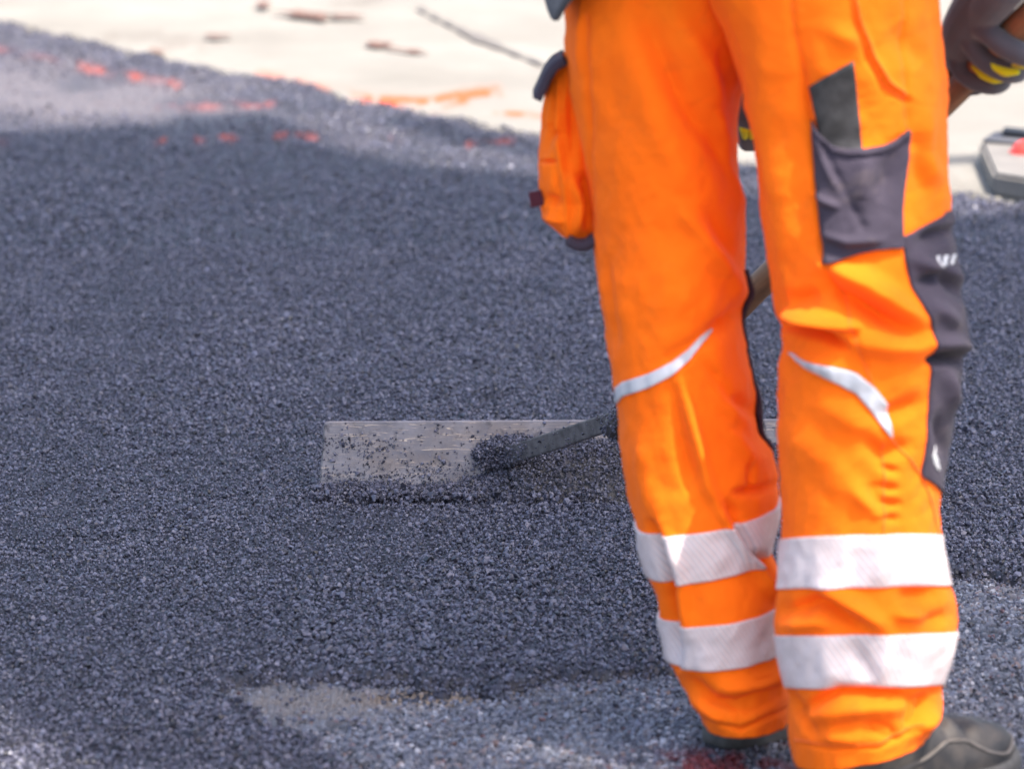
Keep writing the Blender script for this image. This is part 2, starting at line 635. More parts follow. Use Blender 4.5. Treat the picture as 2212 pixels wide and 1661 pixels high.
SPRAY = [([(-300, 60), (0, 110), (180, 148)], 7, .35), ([(170, 146), (270, 165), (385, 189)], 8, 1.0), ([(330, 229), (460, 233), (590, 222)], 7, .5),
         ([(340, 305), (352, 305)], 7, 1.0), ([(426, 304), (438, 304)], 6, .6), ([(480, 298), (506, 297)], 7, 1.1), ([(598, 295), (616, 289)], 6, .8), ([(640, 291), (654, 291)], 5, .5), ([(660, 296), (680, 298)], 6, .9),
         ([(848, 297), (862, 297)], 6, .7), ([(1012, 312), (1030, 309)], 7, 1.0), ([(1040, 309), (1075, 307)], 5, .6), ([(1075, 308), (1104, 304)], 6, 1.0), ([(4, 311), (20, 310)], 7, .5)]
SPRAY_C = [([(940, 219), (985, 209), (1030, 203), (1070, 201)], 12, 1.8), ([(790, 211), (860, 216), (960, 219)], 10, 1.5), ([(1070, 239), (1130, 244), (1170, 247)], 6, .9), ([(560, 152), (700, 186), (860, 222)], 10, .35)]


def spray_amount(px_, py_, x, y, lines, k):
    out = np.zeros(px_.shape)
    nz_ = sstep(-0.35, 0.35, fbm(x * 28, y * 9, 3, k)) * 1.2
    for pl, w, st_ in lines:
        bx0 = min(p[0] for p in pl) - 60; bx1 = max(p[0] for p in pl) + 60
        m_ = (px_ > bx0) & (px_ < bx1) & (np.abs(py_ - np.mean([p[1] for p in pl])) < 120)
        if m_.any():
            d_, _ = seg_dist(px_[m_], py_[m_], pl)
            out[m_] = np.maximum(out[m_], st_ * np.exp(-(d_ / w) ** 2))
    return np.clip(out * nz_, 0, 0.95)


# lute position (needed for the mound raked up against it)
BL0 = G(690, 1072)[:]          # lower left end of the blade
BL1 = G(1992, 1058)[:]
BY = (BL0[1] + BL1[1]) / 2


def asphalt_height(x, y):
    """large scale unevenness of the fresh layer"""
    h = fbm(x * 2.2, y * 1.3, 3, 40) * 0.006 + fbm(x * 14, y * 9, 3, 44) * 0.005
    # furrow raked on the near side of the lute and strip left by earlier passes
    h = h - 0.006 * np.exp(-((y - (BY - 0.055)) / 0.02) ** 2) * sstep(-0.28, -0.2, x)
    return h


# -- fresh asphalt
ys = np.concatenate([rows_y(-60, 560, 3.4), rows_y(560, 1790, 2.1)])
Xg, Yg = fan(ys)
px, py = to_px(Xg, Yg)
f1, f2, hid, ox, oy = worley(Xg, Yg, 0.0078, 1)
f1b, f2b, hidb, oxb, oyb = worley(Xg, Yg, 0.0045, 31)
Z = asphalt_height(Xg, Yg)
Z = Z + (hid - 0.5) * 0.0035 + (ox * (h2(np.floor(hid * 9999), np.floor(hid * 777)) - .5) + oy * (hid - .5)) * 0.004 - 0.003 * (1 - sstep(0.02, 0.28, f2 - f1))
Z = Z + (hidb - 0.5) * 0.0016
fm = front_mask(px, py, Xg, Yg)
bm_ = back_mask(px, py, Xg, Yg)
lip = np.exp(-((fm - 0.25) / 0.22) ** 2) * 0.004
Z = Z - 0.0018 + lip - 0.017 * np.clip(fm + bm_, 0, 1)
me = mesh_np('asphalt', np.stack([Xg, Yg, Z], -1), grid_faces(*Xg.shape)[:, ::-1], False)
set_attr(me, 'tone', hid * 0.7 + hidb * 0.3)
set_attr(me, 'paint', spray_amount(px, py, Xg, Yg, SPRAY, 300))
dusty = np.exp(-(((px - 150) / 330) ** 2 + ((py - 195 - px * 0.09) / 46) ** 2)) + 0.6 * np.exp(-(((px - 480) / 90) ** 2 + ((py - 238) / 14) ** 2))
dusty = dusty + 0.38 * sstep(300, 200, py - np.interp(px, CNX, CNY) * 0.4)
set_attr(me, 'dust', np.clip(dusty * (0.8 + 1.2 * fbm(Xg * 5, Yg * 3, 3, 141)), 0, 0.9))
asphalt = link('fresh_asphalt', me, BINDER, kind='structure')

# -- old worn road in the foreground
ys = rows_y(1120, 1800, 2.1)
Xo, Yo = fan(ys)
opx, opy = to_px(Xo, Yo)
f1, f2, hid, ox, oy = worley(Xo, Yo, 0.0085, 61)
f1b, f2b, hidb, _, _ = worley(Xo, Yo, 0.004, 71)
dust = np.exp(-(((opx - 690) / 210) ** 2 + ((opy - 1497) / 36) ** 2)) * 1.5 + 0.55 * np.exp(-(((opx - 2130) / 90) ** 2 + ((opy - 1545) / 22) ** 2)) + 0.35 * sstep(0.05, 0.4, fbm(Xo * 12, Yo * 5, 4, 80))
dust = np.clip(dust * (0.75 + 0.9 * fbm(Xo * 60, Yo * 30, 3, 85)), 0, 0.92)
red = np.clip(np.exp(-(((opx - 1560) / 120) ** 2 + ((opy - 1632) / 30) ** 2)) * 1.5 * sstep(-0.02, 0.35, fbm(Xo * 45, Yo * 22, 3, 90)) * 1.6, 0, 0.8)
soil = np.clip(np.exp(-(((opx - 950 - (opy - 1483) * -2.2) / 130) ** 2 + ((opy - 1483) / 15) ** 2)) * (1.7 + 1.8 * fbm(Xo * 50, Yo * 30, 3, 95)), 0, 1)
Zo = -0.011 + (hid - 0.5) * 0.0036 - 0.0036 * (1 - sstep(0.0, 0.3, f2 - f1)) + (hidb - .5) * 0.0012 + fbm(Xo * 8, Yo * 4, 3, 99) * 0.004
Zo = Zo + dust * 0.002 - soil * 0.008
me = mesh_np('road', np.stack([Xo, Yo, Zo], -1), grid_faces(*Xo.shape)[:, ::-1], False)
set_attr(me, 'tone', np.clip(hid * 0.85 + hidb * 0.15 + 0.5 * fbm(Xo * 16, Yo * 8, 4, 131), 0, 1)); set_attr(me, 'dust', dust); set_attr(me, 'red', red); set_attr(me, 'soil', soil)
old_road = link('worn_road', me, OLDROAD, kind='structure')

# -- concrete apron behind
ys = np.concatenate([[-700, -600, -500, -400, -300, -220, -150], rows_y(-100, 600, 4), rows_y(600, 2600, 14)])
Xc, Yc_ = fan(ys)
cpx, cpy = to_px(Xc, Yc_)
cm = back_mask(cpx, cpy, Xc, Yc_)
Zc = -0.012 + fbm(Xc * 1.5, Yc_ * 1.0, 4, 120) * 0.008 + 0.01 * cm - 0.05 * (1 - cm)
me = mesh_np('apron', np.stack([Xc, Yc_, Zc], -1), grid_faces(*Xc.shape)[:, ::-1], True)
set_attr(me, 'paint', spray_amount(cpx, cpy, Xc, Yc_, SPRAY_C, 301))
apron = link('concrete_apron', me, CONCRETE, kind='structure')

# -- ground sheet to the horizon
v = np.array([[-300, -300, -0.09], [300, -300, -0.09], [300, 400, -0.09], [-300, 400, -0.09]], float)
me = mesh_np('ground', v, np.array([[0, 1, 2, 3]]), False)
set_attr(me, 'tone', np.full(4, 0.5)); set_attr(me, 'dust', np.full(4, 0.5)); set_attr(me, 'red', np.zeros(4)); set_attr(me, 'soil', np.zeros(4))
ground = link('ground', me, OLDROAD, kind='structure')


# -- loose stones of the mix -------------------------------------------------
rock_col = bpy.data.collections.new('stone_kinds')
for k in range(9):
    bm = bmesh.new()
    for q in range(15):
        d = rng.normal(size=3); d /= np.linalg.norm(d)
        d *= rng.uniform(0.8, 1.1)
        bm.verts.new((d[0], d[1] * rng.uniform(.75, 1), d[2] * rng.uniform(0.6, 0.9)))
    r = bmesh.ops.convex_hull(bm, input=bm.verts)
    bmesh.ops.delete(bm, geom=[g for g in r['geom_interior'] if isinstance(g, bmesh.types.BMVert)], context='VERTS')
    m_ = bpy.data.meshes.new('stone'); bm.to_mesh(m_); bm.free()
    m_.materials.append(STONE)
    ro = bpy.data.objects.new('stone', m_)
    rock_col.objects.link(ro)


def gn_scatter(name):
    ng = bpy.data.node_groups.new(name, 'GeometryNodeTree')
    ng.interface.new_socket('Geometry', in_out='INPUT', socket_type='NodeSocketGeometry')
    ng.interface.new_socket('Geometry', in_out='OUTPUT', socket_type='NodeSocketGeometry')
    nd = ng.nodes
    gi = nd.new('NodeGroupInput'); go = nd.new('NodeGroupOutput')
    ci = nd.new('GeometryNodeCollectionInfo'); ci.inputs['Collection'].default_value = rock_col
    ci.inputs['Separate Children'].default_value = True
    ci.inputs['Reset Children'].default_value = True
    ip = nd.new('GeometryNodeInstanceOnPoints')
    ip.inputs['Pick Instance'].default_value = True
    ra = nd.new('GeometryNodeInputNamedAttribute'); ra.data_type = 'FLOAT_VECTOR'; ra.inputs['Name'].default_value = 'rot'
    sa = nd.new('GeometryNodeInputNamedAttribute'); sa.data_type = 'FLOAT'; sa.inputs['Name'].default_value = 'scl'
    er = nd.new('FunctionNodeEulerToRotation')
    L = ng.links.new
    L(gi.outputs[0], ip.inputs['Points'])
    L(ci.outputs[0], ip.inputs['Instance'])
    L(ra.outputs[0], er.inputs[0]); L(er.outputs[0], ip.inputs['Rotation'])
    L(sa.outputs[0], ip.inputs['Scale'])
    L(ip.outputs[0], go.inputs[0])
    return ng


SCATTER = gn_scatter('scatter_stones')


def scatter(name, pts, rad, paint=None, **props):
    me = bpy.data.meshes.new(name)
    me.vertices.add(len(pts))
    me.vertices.foreach_set('co', np.ascontiguousarray(pts, dtype=np.float32).ravel())
    a = me.attributes.new('rot', 'FLOAT_VECTOR', 'POINT')
    a.data.foreach_set('vector', rng.uniform(0, 6.28, (len(pts), 3)).astype(np.float32).ravel())
    set_attr(me, 'scl', rad)
    if paint is not None:
        set_attr(me, 'paint', paint)
    o = link(name, me, None, **props)
    md = o.modifiers.new('stones', 'NODES'); md.node_group = SCATTER
    return o


def stone_field(y0, y1, sp, smax):
    out = []
    for Y in np.arange(y0, y1, sp):
        w = smax * Y
        xs = np.arange(-w, w, sp)
        out.append(np.stack([xs + rng.uniform(-.55, .55, len(xs)) * sp, Y + rng.uniform(-.55, .55, len(xs)) * sp], -1))
    return np.concatenate(out)


q = np.concatenate([stone_field(4.95, 8.6, 0.0058, 0.135), stone_field(8.6, 12.6, 0.0088, 0.13)])
sx, sy = q[:, 0], q[:, 1]
qpx, qpy = to_px(sx, sy)
qm = front_mask(qpx, qpy, sx, sy)
keep = (qm < 1.0 - 0.35 * rng.uniform(size=len(q))) & (back_mask(qpx, qpy, sx, sy) < 0.5)
# smeared, closed patch (less loose stone) at the far left
closed = np.exp(-(((qpx - 200) / 330) ** 2 + ((qpy - 190 - qpx * 0.1) / 40) ** 2))
edge_ = sstep(300, 200, qpy - np.interp(qpx, CNX, CNY) * 0.4)
keep &= rng.uniform(size=len(q)) > np.clip(closed * 0.85 + 0.45 * edge_, 0, .95)
q = q[keep]; sx, sy = q[:, 0], q[:, 1]; qm = qm[keep]
rad = np.clip(rng.lognormal(math.log(0.0027), 0.33, len(q)), 0.0013, 0.0066)
rad = np.where(sy > 8.6, rad * 1.15, rad) * (1.0 + 0.38 * fbm(sx * 4.5, sy * 2.2, 3, 401))
zz = asphalt_height(sx, sy) + rng.uniform(-0.9, 1.0, len(q)) * rad + 0.0006 - 0.017 * qm
qpx, qpy = to_px(sx, sy)
scatter('asphalt_stones', np.stack([sx, sy, zz], -1), rad, spray_amount(qpx, qpy, sx, sy, SPRAY, 300), kind='stuff')

# a few crumbs thrown onto the worn road
n = 2600
q = np.stack([rng.uniform(480, 2300, n), rng.uniform(1240, 1720, n)], -1)
g = G(q[:, 0], q[:, 1])
k = front_mask(q[:, 0], q[:, 1], g[:, 0], g[:, 1]) > 0.6
k &= rng.uniform(size=n) < np.exp(-np.abs(q[:, 1] - np.interp(q[:, 0], FRX, FRY)) / 60) + 0.12
g = g[k]; r_ = np.clip(rng.lognormal(math.log(0.0026), 0.35, len(g)), 0.0012, 0.006)
g[:, 2] = -0.011 + r_ * 0.4
scatter('asphalt_crumbs', g, r_, kind='stuff')


OLDSTONE = mat_asphalt('worn_road_pebble', [(0.0, (0.02, 0.02, 0.027)), (0.25, (0.075, 0.078, 0.107)), (0.6, (0.14, 0.15, 0.20)), (0.84, (0.21, 0.225, 0.275)), (0.9, (0.15, 0.11, 0.10)), (0.93, (0.11, 0.04, 0.04)), (0.96, (0.22, 0.23, 0.27)), (1.0, (0.30, 0.30, 0.34))], (0.4, 0.6), True, 0.5, (0.20, 0.012, 0.012))
old_col = bpy.data.collections.new('pebble_kinds')
for ro in rock_col.objects:
    m_ = ro.data.copy(); m_.materials.clear(); m_.materials.append(OLDSTONE)
    old_col.objects.link(bpy.data.objects.new('pebble', m_))
SCATTER2 = SCATTER.copy()
for nd_ in SCATTER2.nodes:
    if nd_.type == 'COLLECTION_INFO':
        nd_.inputs['Collection'].default_value = old_col
q = stone_field(4.9, 6.5, 0.0078, 0.135)
ppx, ppy = to_px(q[:, 0], q[:, 1])
k = front_mask(ppx, ppy, q[:, 0], q[:, 1]) > 0.5
dq = np.exp(-(((ppx - 700) / 200) ** 2 + ((ppy - 1497) / 34) ** 2)) * 1.4
k &= rng.uniform(size=len(q)) > np.clip(dq, 0, .93)
soilq = np.exp(-(((ppx - 950 - (ppy - 1483) * -2.2) / 130) ** 2 + ((ppy - 1483) / 12) ** 2))
k &= soilq < 0.35
k &= fbm(q[:, 0] * 14, q[:, 1] * 7, 3, 171) > -0.42
q = q[k]
r_ = np.clip(rng.lognormal(math.log(0.0033), 0.35, len(q)), 0.0015, 0.0075)
o_ = scatter('road_pebbles', np.stack([q[:, 0], q[:, 1], -0.0105 + fbm(q[:, 0] * 8, q[:, 1] * 4, 3, 99) * 0.004 - r_ * rng.uniform(0.05, 0.55, len(q))], -1), r_, np.clip(np.exp(-(((ppx[k] - 1540) / 130) ** 2 + ((ppy[k] - 1640) / 30) ** 2)) * 1.6 * sstep(-0.1, 0.3, fbm(q[:, 0] * 45, q[:, 1] * 22, 3, 90)), 0, .9), kind='stuff')
o_.modifiers[0].node_group = SCATTER2

# -- paint marks, stains and cracks on the ground -----------------------------
def blot(name, parent, mat, cx, cy, rx, ry, ang=0.0, seed=0, z=0.006, ragged=0.5):
    n = 44
    a = np.linspace(0, 2 * np.pi, n, endpoint=False)
    r = 1 + ragged * (vnoise(np.cos(a) * 2.3 + seed * 3.1 + 50, np.sin(a) * 2.3 + 20, 7) + 0.7 * vnoise(np.cos(a) * 6 + seed * 5 + 50, np.sin(a) * 6 + 20, 8)) * 1.6
    u = np.cos(a) * r * rx; v_ = np.sin(a) * r * ry
    X_ = cx + u * math.cos(ang) - v_ * math.sin(ang); Y_ = cy + u * math.sin(ang) + v_ * math.cos(ang)
    pts = np.concatenate([G(X_, Y_, z), G(np.array([cx]), np.array([cy]), z)])
    me = bpy.data.meshes.new(name)
    me.from_pydata(pts.tolist(), [], [(i, (i + 1) % n, n)[::-1] for i in range(n)])
    me.update()
    return link(name, me, mat, parent)


for i, (x, y, rx, ry, an) in enumerate([(665, 30, 52, 8, .08), (745, 34, 36, 4, 0), (570, 8, 14, 6, 0), (822, 95, 26, 7, .1), (880, 108, 40, 3, .1), (470, 77, 26, 3, 0), (338, 110, 20, 4, .1)]):
    blot('stain', apron, STAIN, x, y, rx, ry, an, i + 60, 0.008, 0.5)
c = smooth_path(np.concatenate([G(np.array([900., 960, 1010, 1060, 1110, 1180, 1300]), np.array([12., 45, 72, 92, 113, 140, 170]), 0.007)]), 40, 1)
wv = 0.003 + 0.007 * np.abs(np.sin(np.arange(40) * 0.8)) ** 2 + 0.012 * np.exp(-((np.arange(40) - 18) / 4.0) ** 2)
A = c + np.stack([wv * 0.3, wv * 3, wv * 0], -1); B = c - np.stack([wv * 0.3, wv * 3, wv * 0], -1)
me = mesh_np('crack', np.stack([A, B], 1), grid_faces(40, 2), False)
link('crack', me, CRACK, apron)

# ------------------------------------------------------------------ unseen tree added at the right, crown shaped to shade the works
def in_poly(x, y, poly):
    ins = np.zeros(len(x), bool)
    j = len(poly) - 1
    for i in range(len(poly)):
        xi, yi = poly[i]; xj, yj = poly[j]
        c = ((yi > y) != (yj > y)) & (x < (xj - xi) * (y - yi) / (yj - yi + 1e-12) + xi)
        ins ^= c
        j = i
    return ins


back = [(-1500, 330), (-600, 305), (0, 288), (180, 282), (330, 270), (430, 252), (520, 243), (600, 262), (690, 305), (760, 336), (860, 358), (950, 371), (1100, 384), (1250, 394), (1600, 430), (2050, 482), (2212, 500), (2330, 540), (2400, 680), (2440, 950), (2440, 1300), (2430, 1700)]
poly = [tuple(G(*b)[:2]) for b in back] + [(0.72, 4.45), (0.3, 4.35), (-0.05, 4.4), (-0.24, 4.75)] + [tuple(G(*b)[:2]) for b in ((225, 1700), (140, 1615), (55, 1550), (-80, 1485), (-300, 1410))] + [(-2.4, 6.4)]
blob = [tuple(G(*b)[:2]) for b in ((850, 258), (960, 262), (1100, 300), (1190, 312), (1300, 345), (1300, 362), (1150, 335), (1000, 312), (900, 285))]
n = 120000
gx = rng.uniform(-3.2, 4.2, n); gy = rng.uniform(3.0, 11.5, n)
jit = 0.05
k = in_poly(gx, gy, poly) | in_poly(gx, gy, blob)
# leaves deliberately thinned here so broken sunlight brightens the near leg
la, lb = np.array([0.50, 5.03]), np.array([0.43 - 0.86 * SUN[0] / SUN[2], 5.08 - 0.86 * SUN[1] / SUN[2]])
ld = lb - la; lt_ = np.clip(((gx - la[0]) * ld[0] + (gy - la[1]) * ld[1]) / (ld @ ld), 0, 1)
ldist = np.hypot(gx - la[0] - lt_ * ld[0], gy - la[1] - lt_ * ld[1])
k &= rng.uniform(size=n) > 0.90 * sstep(0.22 - 0.08 * lt_, 0.11 - 0.04 * lt_, ldist)
gx, gy = gx[k], gy[k]
ccx, ccy = 0.6, 6.8
rr = np.clip(np.hypot((gx - ccx) / 3.4, (gy - ccy) / 3.6), 0, 1)
t = 10.2 + rng.uniform(-1.0, 1.0, len(gx)) * (0.5 + 1.1 * np.sqrt(1 - rr ** 2)) + fbm(gx * 1.2, gy * 1.2, 2, 150) * 1.5
ctr = np.stack([gx, gy, np.zeros_like(gx)], -1) + SUN[None] * t[:, None]
nl = len(ctr)
d1 = rng.normal(size=(nl, 3)); d1 /= np.linalg.norm(d1, axis=1)[:, None]
d2 = np.cross(d1, rng.normal(size=(nl, 3))); d2 /= np.linalg.norm(d2, axis=1)[:, None]
ln = rng.uniform(0.05, 0.085, nl)[:, None]
quad = np.stack([ctr - d1 * ln, ctr + d2 * ln * 0.62, ctr + d1 * ln, ctr - d2 * ln * 0.62], 1)
tree = link('tree', None, label='unseen leafy tree added out of frame, crown shaped to shade the fresh asphalt', category='tree')
tree.location = (6.4, 8.6, -0.09)
tl = np.array([6.4, 8.6, -0.09])
me = mesh_np('crown', quad.reshape(-1, 3) - tl, np.arange(nl * 4).reshape(-1, 4), False)
link('crown', me, LEAF, tree)
cc = np.array([ccx, ccy, 0]) + SUN * 10.2
ac = Acc()
trunk = smooth_path([(0, 0, 0), (0, 0, 2.5), (-0.2, -0.1, 5), (-0.6, -0.2, 7.2), tuple(cc - tl)], 24)
ac.add(*tube(trunk, np.linspace(0.24, 0.06, 24), 14))
for q in range(14):
    s = trunk[11 + q % 10]
    e = ctr[rng.integers(nl)] - tl
    ac.add(*tube(smooth_path([s, (s + e) / 2 + rng.normal(size=3) * 0.15, e], 10), np.linspace(0.07, 0.012, 10), 8))
link('trunk', ac.mesh('trunk'), BARK, tree)

# ------------------------------------------------------------------ the lute (asphalt rake)
lute = link('asphalt_lute', None, label='long scratched steel asphalt lute with wooden handle pushing fresh asphalt', category='rake')
LEAN = math.radians(14)
bd = np.array([0, math.sin(LEAN), math.cos(LEAN)])         # up the blade
bn = np.array([0, -math.cos(LEAN), math.sin(LEAN)])        # towards the worker
BLH = 0.108
b0 = G(690, 1070, -0.004); b1 = G(1992, 1058, -0.004)
b1[1] = b0[1] + (b1[1] - b0[1]) * 0.6
bx = (b1 - b0); BLW = np.linalg.norm(bx); bx /= BLW
# outline of the blade: rounded lower corners, nicked ends
prof = []
rc = 0.016
for cx_, cz_, a0 in ((rc, rc, 180), (BLW - rc, rc, 270), (BLW - 0.012, BLH - 0.006, 0), (0.014, BLH - 0.006, 90)):
    r_ = rc if cz_ == rc else 0.008
    for a in np.linspace(a0, a0 + 90, 7):
        prof.append((cx_ + r_ * math.cos(math.radians(a)), cz_ + r_ * math.sin(math.radians(a))))
prof = np.array(prof)
th = 0.007
ins = lambda q, full: q + np.clip((full / 2 - q) * 9, -0.0024, 0.0024)
fr_ = np.array([b0 + bx * ins(u, BLW) + bd * ins(w, BLH) + bn * th / 2 for u, w in prof])
fr2 = np.array([b0 + bx * u + bd * w + bn * (th / 2 - 0.0024) for u, w in prof])
bk = np.array([b0 + bx * u + bd * w - bn * th / 2 for u, w in prof])
m = len(prof)
F_ = [tuple(range(m))] + [(i, m + i, m + (i + 1) % m, (i + 1) % m) for i in range(m)] + [(m + i, 2 * m + i, 2 * m + (i + 1) % m, m + (i + 1) % m) for i in range(m)] + [tuple(range(2 * m, 3 * m))[::-1]]
link('blade', Acc().add(np.concatenate([fr_, fr2, bk]), F_).mesh('blade', False), BLADE, lute)
# handle
Fp = P(1348, 908, 6.30)
Hp = P(2126, 135, 5.46)
hd = (Hp - Fp); HL = np.linalg.norm(hd); hd /= HL
hpts = np.array([Fp + hd * s for s in np.linspace(-0.02, 1.52, 40)])
hv, hf = tube(hpts, 0.0175 + 0.0012 * np.sin(np.linspace(0, 9, 40)), 20)
# build the handle along its own z so that the grain runs with it
ho = link('handle', Acc().add(hv, hf).mesh('handle'), WOOD, lute)
zq = Vector(hd).to_track_quat('Z', 'Y')
import mathutils
Mx = mathutils.Matrix.Translation(Vector(Fp)) @ zq.to_matrix().to_4x4()
ho.data.transform(Mx.inverted()); ho.matrix_local = Mx
# socket
link('socket', Acc().add(*tube(np.array([Fp + hd * s for s in np.linspace(-0.025, 0.13, 12)]), np.r_[np.linspace(0.020, 0.0225, 11), 0.0225], 18)).mesh('socket'), IRON, lute)
mid = (b0 + b1) / 2
for px0, py0, sgn in ((1092, 1000, -1), (1588, 996, 1)):
    a = P(px0, py0, 6.0)
    # foot of the brace lies on the blade face
    u = (a[0] * (b0[1] / 6.0)) - b0[0]
    w = 0.056
    foot = b0 + bx * u + bd * w + bn * 0.008
    end = Fp - hd * 0.005 + np.array([sgn * 0.012, 0, 0])
    path = smooth_path([foot + bx * sgn * 0.03 + bd * -0.004, foot + bn * 0.003, foot * 0.82 + end * 0.18 + bn * 0.004, foot * 0.5 + end * 0.5, end + np.array([0, 0, 0.002])], 26, 2)
    if sgn < 0:
        near_path = path.copy()
    link('brace', Acc().add(*box_path(path, np.linspace(0.0285, 0.025, 26)[:, None], 0.008, (0, 0, 1))).mesh('brace', False), IRON, lute)

# -- mix heaped up in front of the blade and stuck on it
nx, nz = 420, 60
u = np.linspace(-0.015, BLW + 0.03, nx)
hump = 0.016 + 0.055 * sstep(0.14, 0.40, u) + 0.004 * np.sin(u * 23)
hump = hump + 0.010 * np.exp(-((u - 0.40) / 0.08) ** 2)
hump *= 1 - 0.75 * sstep(BLW - 0.12, BLW + 0.03, u)
dep_ = 0.032 + 0.034 * sstep(0.14, 0.36, u)
tt = np.linspace(0, 1, nz)
U, T = np.meshgrid(u, tt, indexing='ij')
Hh = hump[:, None] * (np.sin(T * np.pi / 2) ** 0.85)
Dd = dep_[:, None] * (1 - T) + 0.002
HX = b0[0] + U * bx[0]
HY = b0[1] + U * bx[1] - Dd + Hh * math.tan(LEAN)
f1, f2, hid, ox, oy = worley(HX, HY * 1.0 + Hh * 1.4, 0.0062, 201)
rough_ = (hid - .5) * 0.004 - 0.003 * (1 - sstep(0, .3, f2 - f1)) + fbm(U * 30, T * 3, 3, 210) * 0.006
HY = HY - rough_ * 0.75
HZ = -0.006 + Hh + rough_ * 0.65
me = mesh_np('asphalt_heap', np.stack([HX, HY, HZ], -1), grid_faces(nx, nz)[:, ::-1], False)
set_attr(me, 'tone', hid)
link('asphalt_heap', me, BINDER, kind='stuff')
idx = rng.choice(nx * nz, 15000)
hp = np.stack([HX, HY, HZ], -1).reshape(-1, 3)[idx]
hp = hp + rng.normal(size=hp.shape) * 0.0018
rs = np.clip(rng.lognormal(math.log(0.0021), 0.33, len(hp)), 0.001, 0.0055)
pts = [hp]; rds = [rs]
# bigger tumbling stones at the toe of the heap
n = 900
uu = rng.uniform(-0.01, 0.42, n)
toe = np.stack([b0[0] + uu * bx[0], b0[1] - rng.uniform(0.012, 0.062, n), rng.uniform(0.0, 0.014, n)], -1)
pts.append(toe); rds.append(np.clip(rng.lognormal(math.log(0.0033), 0.35, n), 0.0016, 0.008))
# on the blade face: denser to the bottom, clusters
n = 30000
uu = rng.uniform(-0.006, BLW, n); ww = rng.uniform(0, BLH, n)
cl = fbm(uu * 22, ww * 26, 4, 230)
dens = 0.010 + 0.9 * np.exp(-np.maximum(ww - (0.010 + 0.55 * hump_ if (hump_ := np.interp(uu, u, hump)) is not None else 0), 0) / 0.017) * 0.75 + 0.35 * sstep(0.30, 0.62, cl + 0.1)
dens += 0.5 * np.exp(-(((uu - 0.075) / 0.03) ** 2 + ((ww - 0.062) / 0.016) ** 2)) * sstep(-0.1, 0.3, cl)
dens += 0.5 * np.exp(-((uu + 0.004) / 0.008) ** 2) * sstep(0.035, 0.06, ww)
k = rng.uniform(size=n) < dens * 0.55
uu, ww = uu[k], ww[k]
rf = np.clip(rng.lognormal(math.log(0.00145), 0.45, len(uu)), 0.0006, 0.005)
pts.append(b0[None] + uu[:, None] * bx + ww[:, None] * bd + bn[None] * (th / 2 + rf * 0.4)[:, None]); rds.append(rf)
# crumbs on the top edge
n = 70
uu = np.r_[rng.uniform(0.03, BLW * 0.9, n // 2), rng.normal(0.38, 0.07, n // 2)]
rf = np.clip(rng.lognormal(math.log(0.0019), 0.35, n), 0.001, 0.0038)
pts.append(b0[None] + uu[:, None] * bx + bd[None] * (BLH + rf * 0.5)[:, None]); rds.append(rf)
# lump stuck at the foot of the near brace
n = 2600
d = rng.normal(size=(n, 3)); d /= np.linalg.norm(d, axis=1)[:, None]
uf = (P(1060, 990, 6.0)[0] * (b0[1] / 6.0)) - b0[0]
lc = b0 + bx * (uf + 0.020) + bd * 0.064 + bn * 0.004
lump = lc[None] + (d[:, :1] * 0.042) * bx + (d[:, 1:2] * 0.0235 + d[:, :1] * 0.004) * bd + (np.abs(d[:, 2:]) * 0.021) * bn
lump = lump + (fbm(d[:, 0] * 2.2 + 9, d[:, 1] * 2.2 + 4, 3, 260) * 0.012)[:, None] * (d[:, 1:2] * bd + d[:, :1] * bx)
lump += rng.normal(size=lump.shape) * 0.0026
pts.append(lump); rds.append(np.clip(rng.lognormal(math.log(0.002), 0.3, n), 0.001, 0.0045))
# crumbs lying on the braces and packed round the socket
n = 2600
s_ = rng.uniform(0, 1, n) ** 1.5
br = foot * 0
pp = near_path[(s_ * 25).astype(int)] + bn[None] * (0.0045 + 0.010 * sstep(0.30, 0.0, s_) * rng.uniform(0.2, 1, n))[:, None] + bd[None] * (rng.uniform(-1, 1, n) * 0.0155)[:, None] + bx[None] * (rng.normal(size=n) * 0.006)[:, None]
k = rng.uniform(size=n) < np.where(s_ < .16, 1.0, np.where(s_ < .32, 0.55, np.where(s_ > .9, 0.5, 0.07)))
pts.append(pp[k]); rds.append(np.clip(rng.lognormal(math.log(0.0016), 0.35, int(k.sum())), 0.0008, 0.0035))
n = 380
a = rng.uniform(0, 6.28, n); s_ = rng.uniform(-0.03, 0.05, n)
t_, N0, B0 = frames(hpts[:3])
ring = Fp[None] + hd[None] * s_[:, None] + 0.0235 * (np.cos(a)[:, None] * N0[0] + np.sin(a)[:, None] * B0[0])
pts.append(ring); rds.append(np.clip(rng.lognormal(math.log(0.0019), 0.35, n), 0.0009, 0.004))
scatter('asphalt_mix', np.concatenate(pts), np.concatenate(rds), kind='stuff')


# ------------------------------------------------------------------ the worker
def seg_dist(xs, ys, pl):
    d = np.full(xs.shape, 1e9); tt = np.zeros(xs.shape)
    pl = np.asarray(pl, float)
    L = np.r_[0, np.cumsum(np.hypot(*np.diff(pl, axis=0).T))]
    for i in range(len(pl) - 1):
        ax, ay = pl[i]; bx_, by_ = pl[i + 1]
        vx, vy = bx_ - ax, by_ - ay
        l2 = vx * vx + vy * vy
        t = np.clip(((xs - ax) * vx + (ys - ay) * vy) / l2, 0, 1)
        dd = np.hypot(xs - ax - t * vx, ys - ay - t * vy)
        n = dd < d
        d = np.where(n, dd, d)
        tt = np.where(n, (L[i] + t * math.sqrt(l2)) / L[-1], tt)
    return d, tt


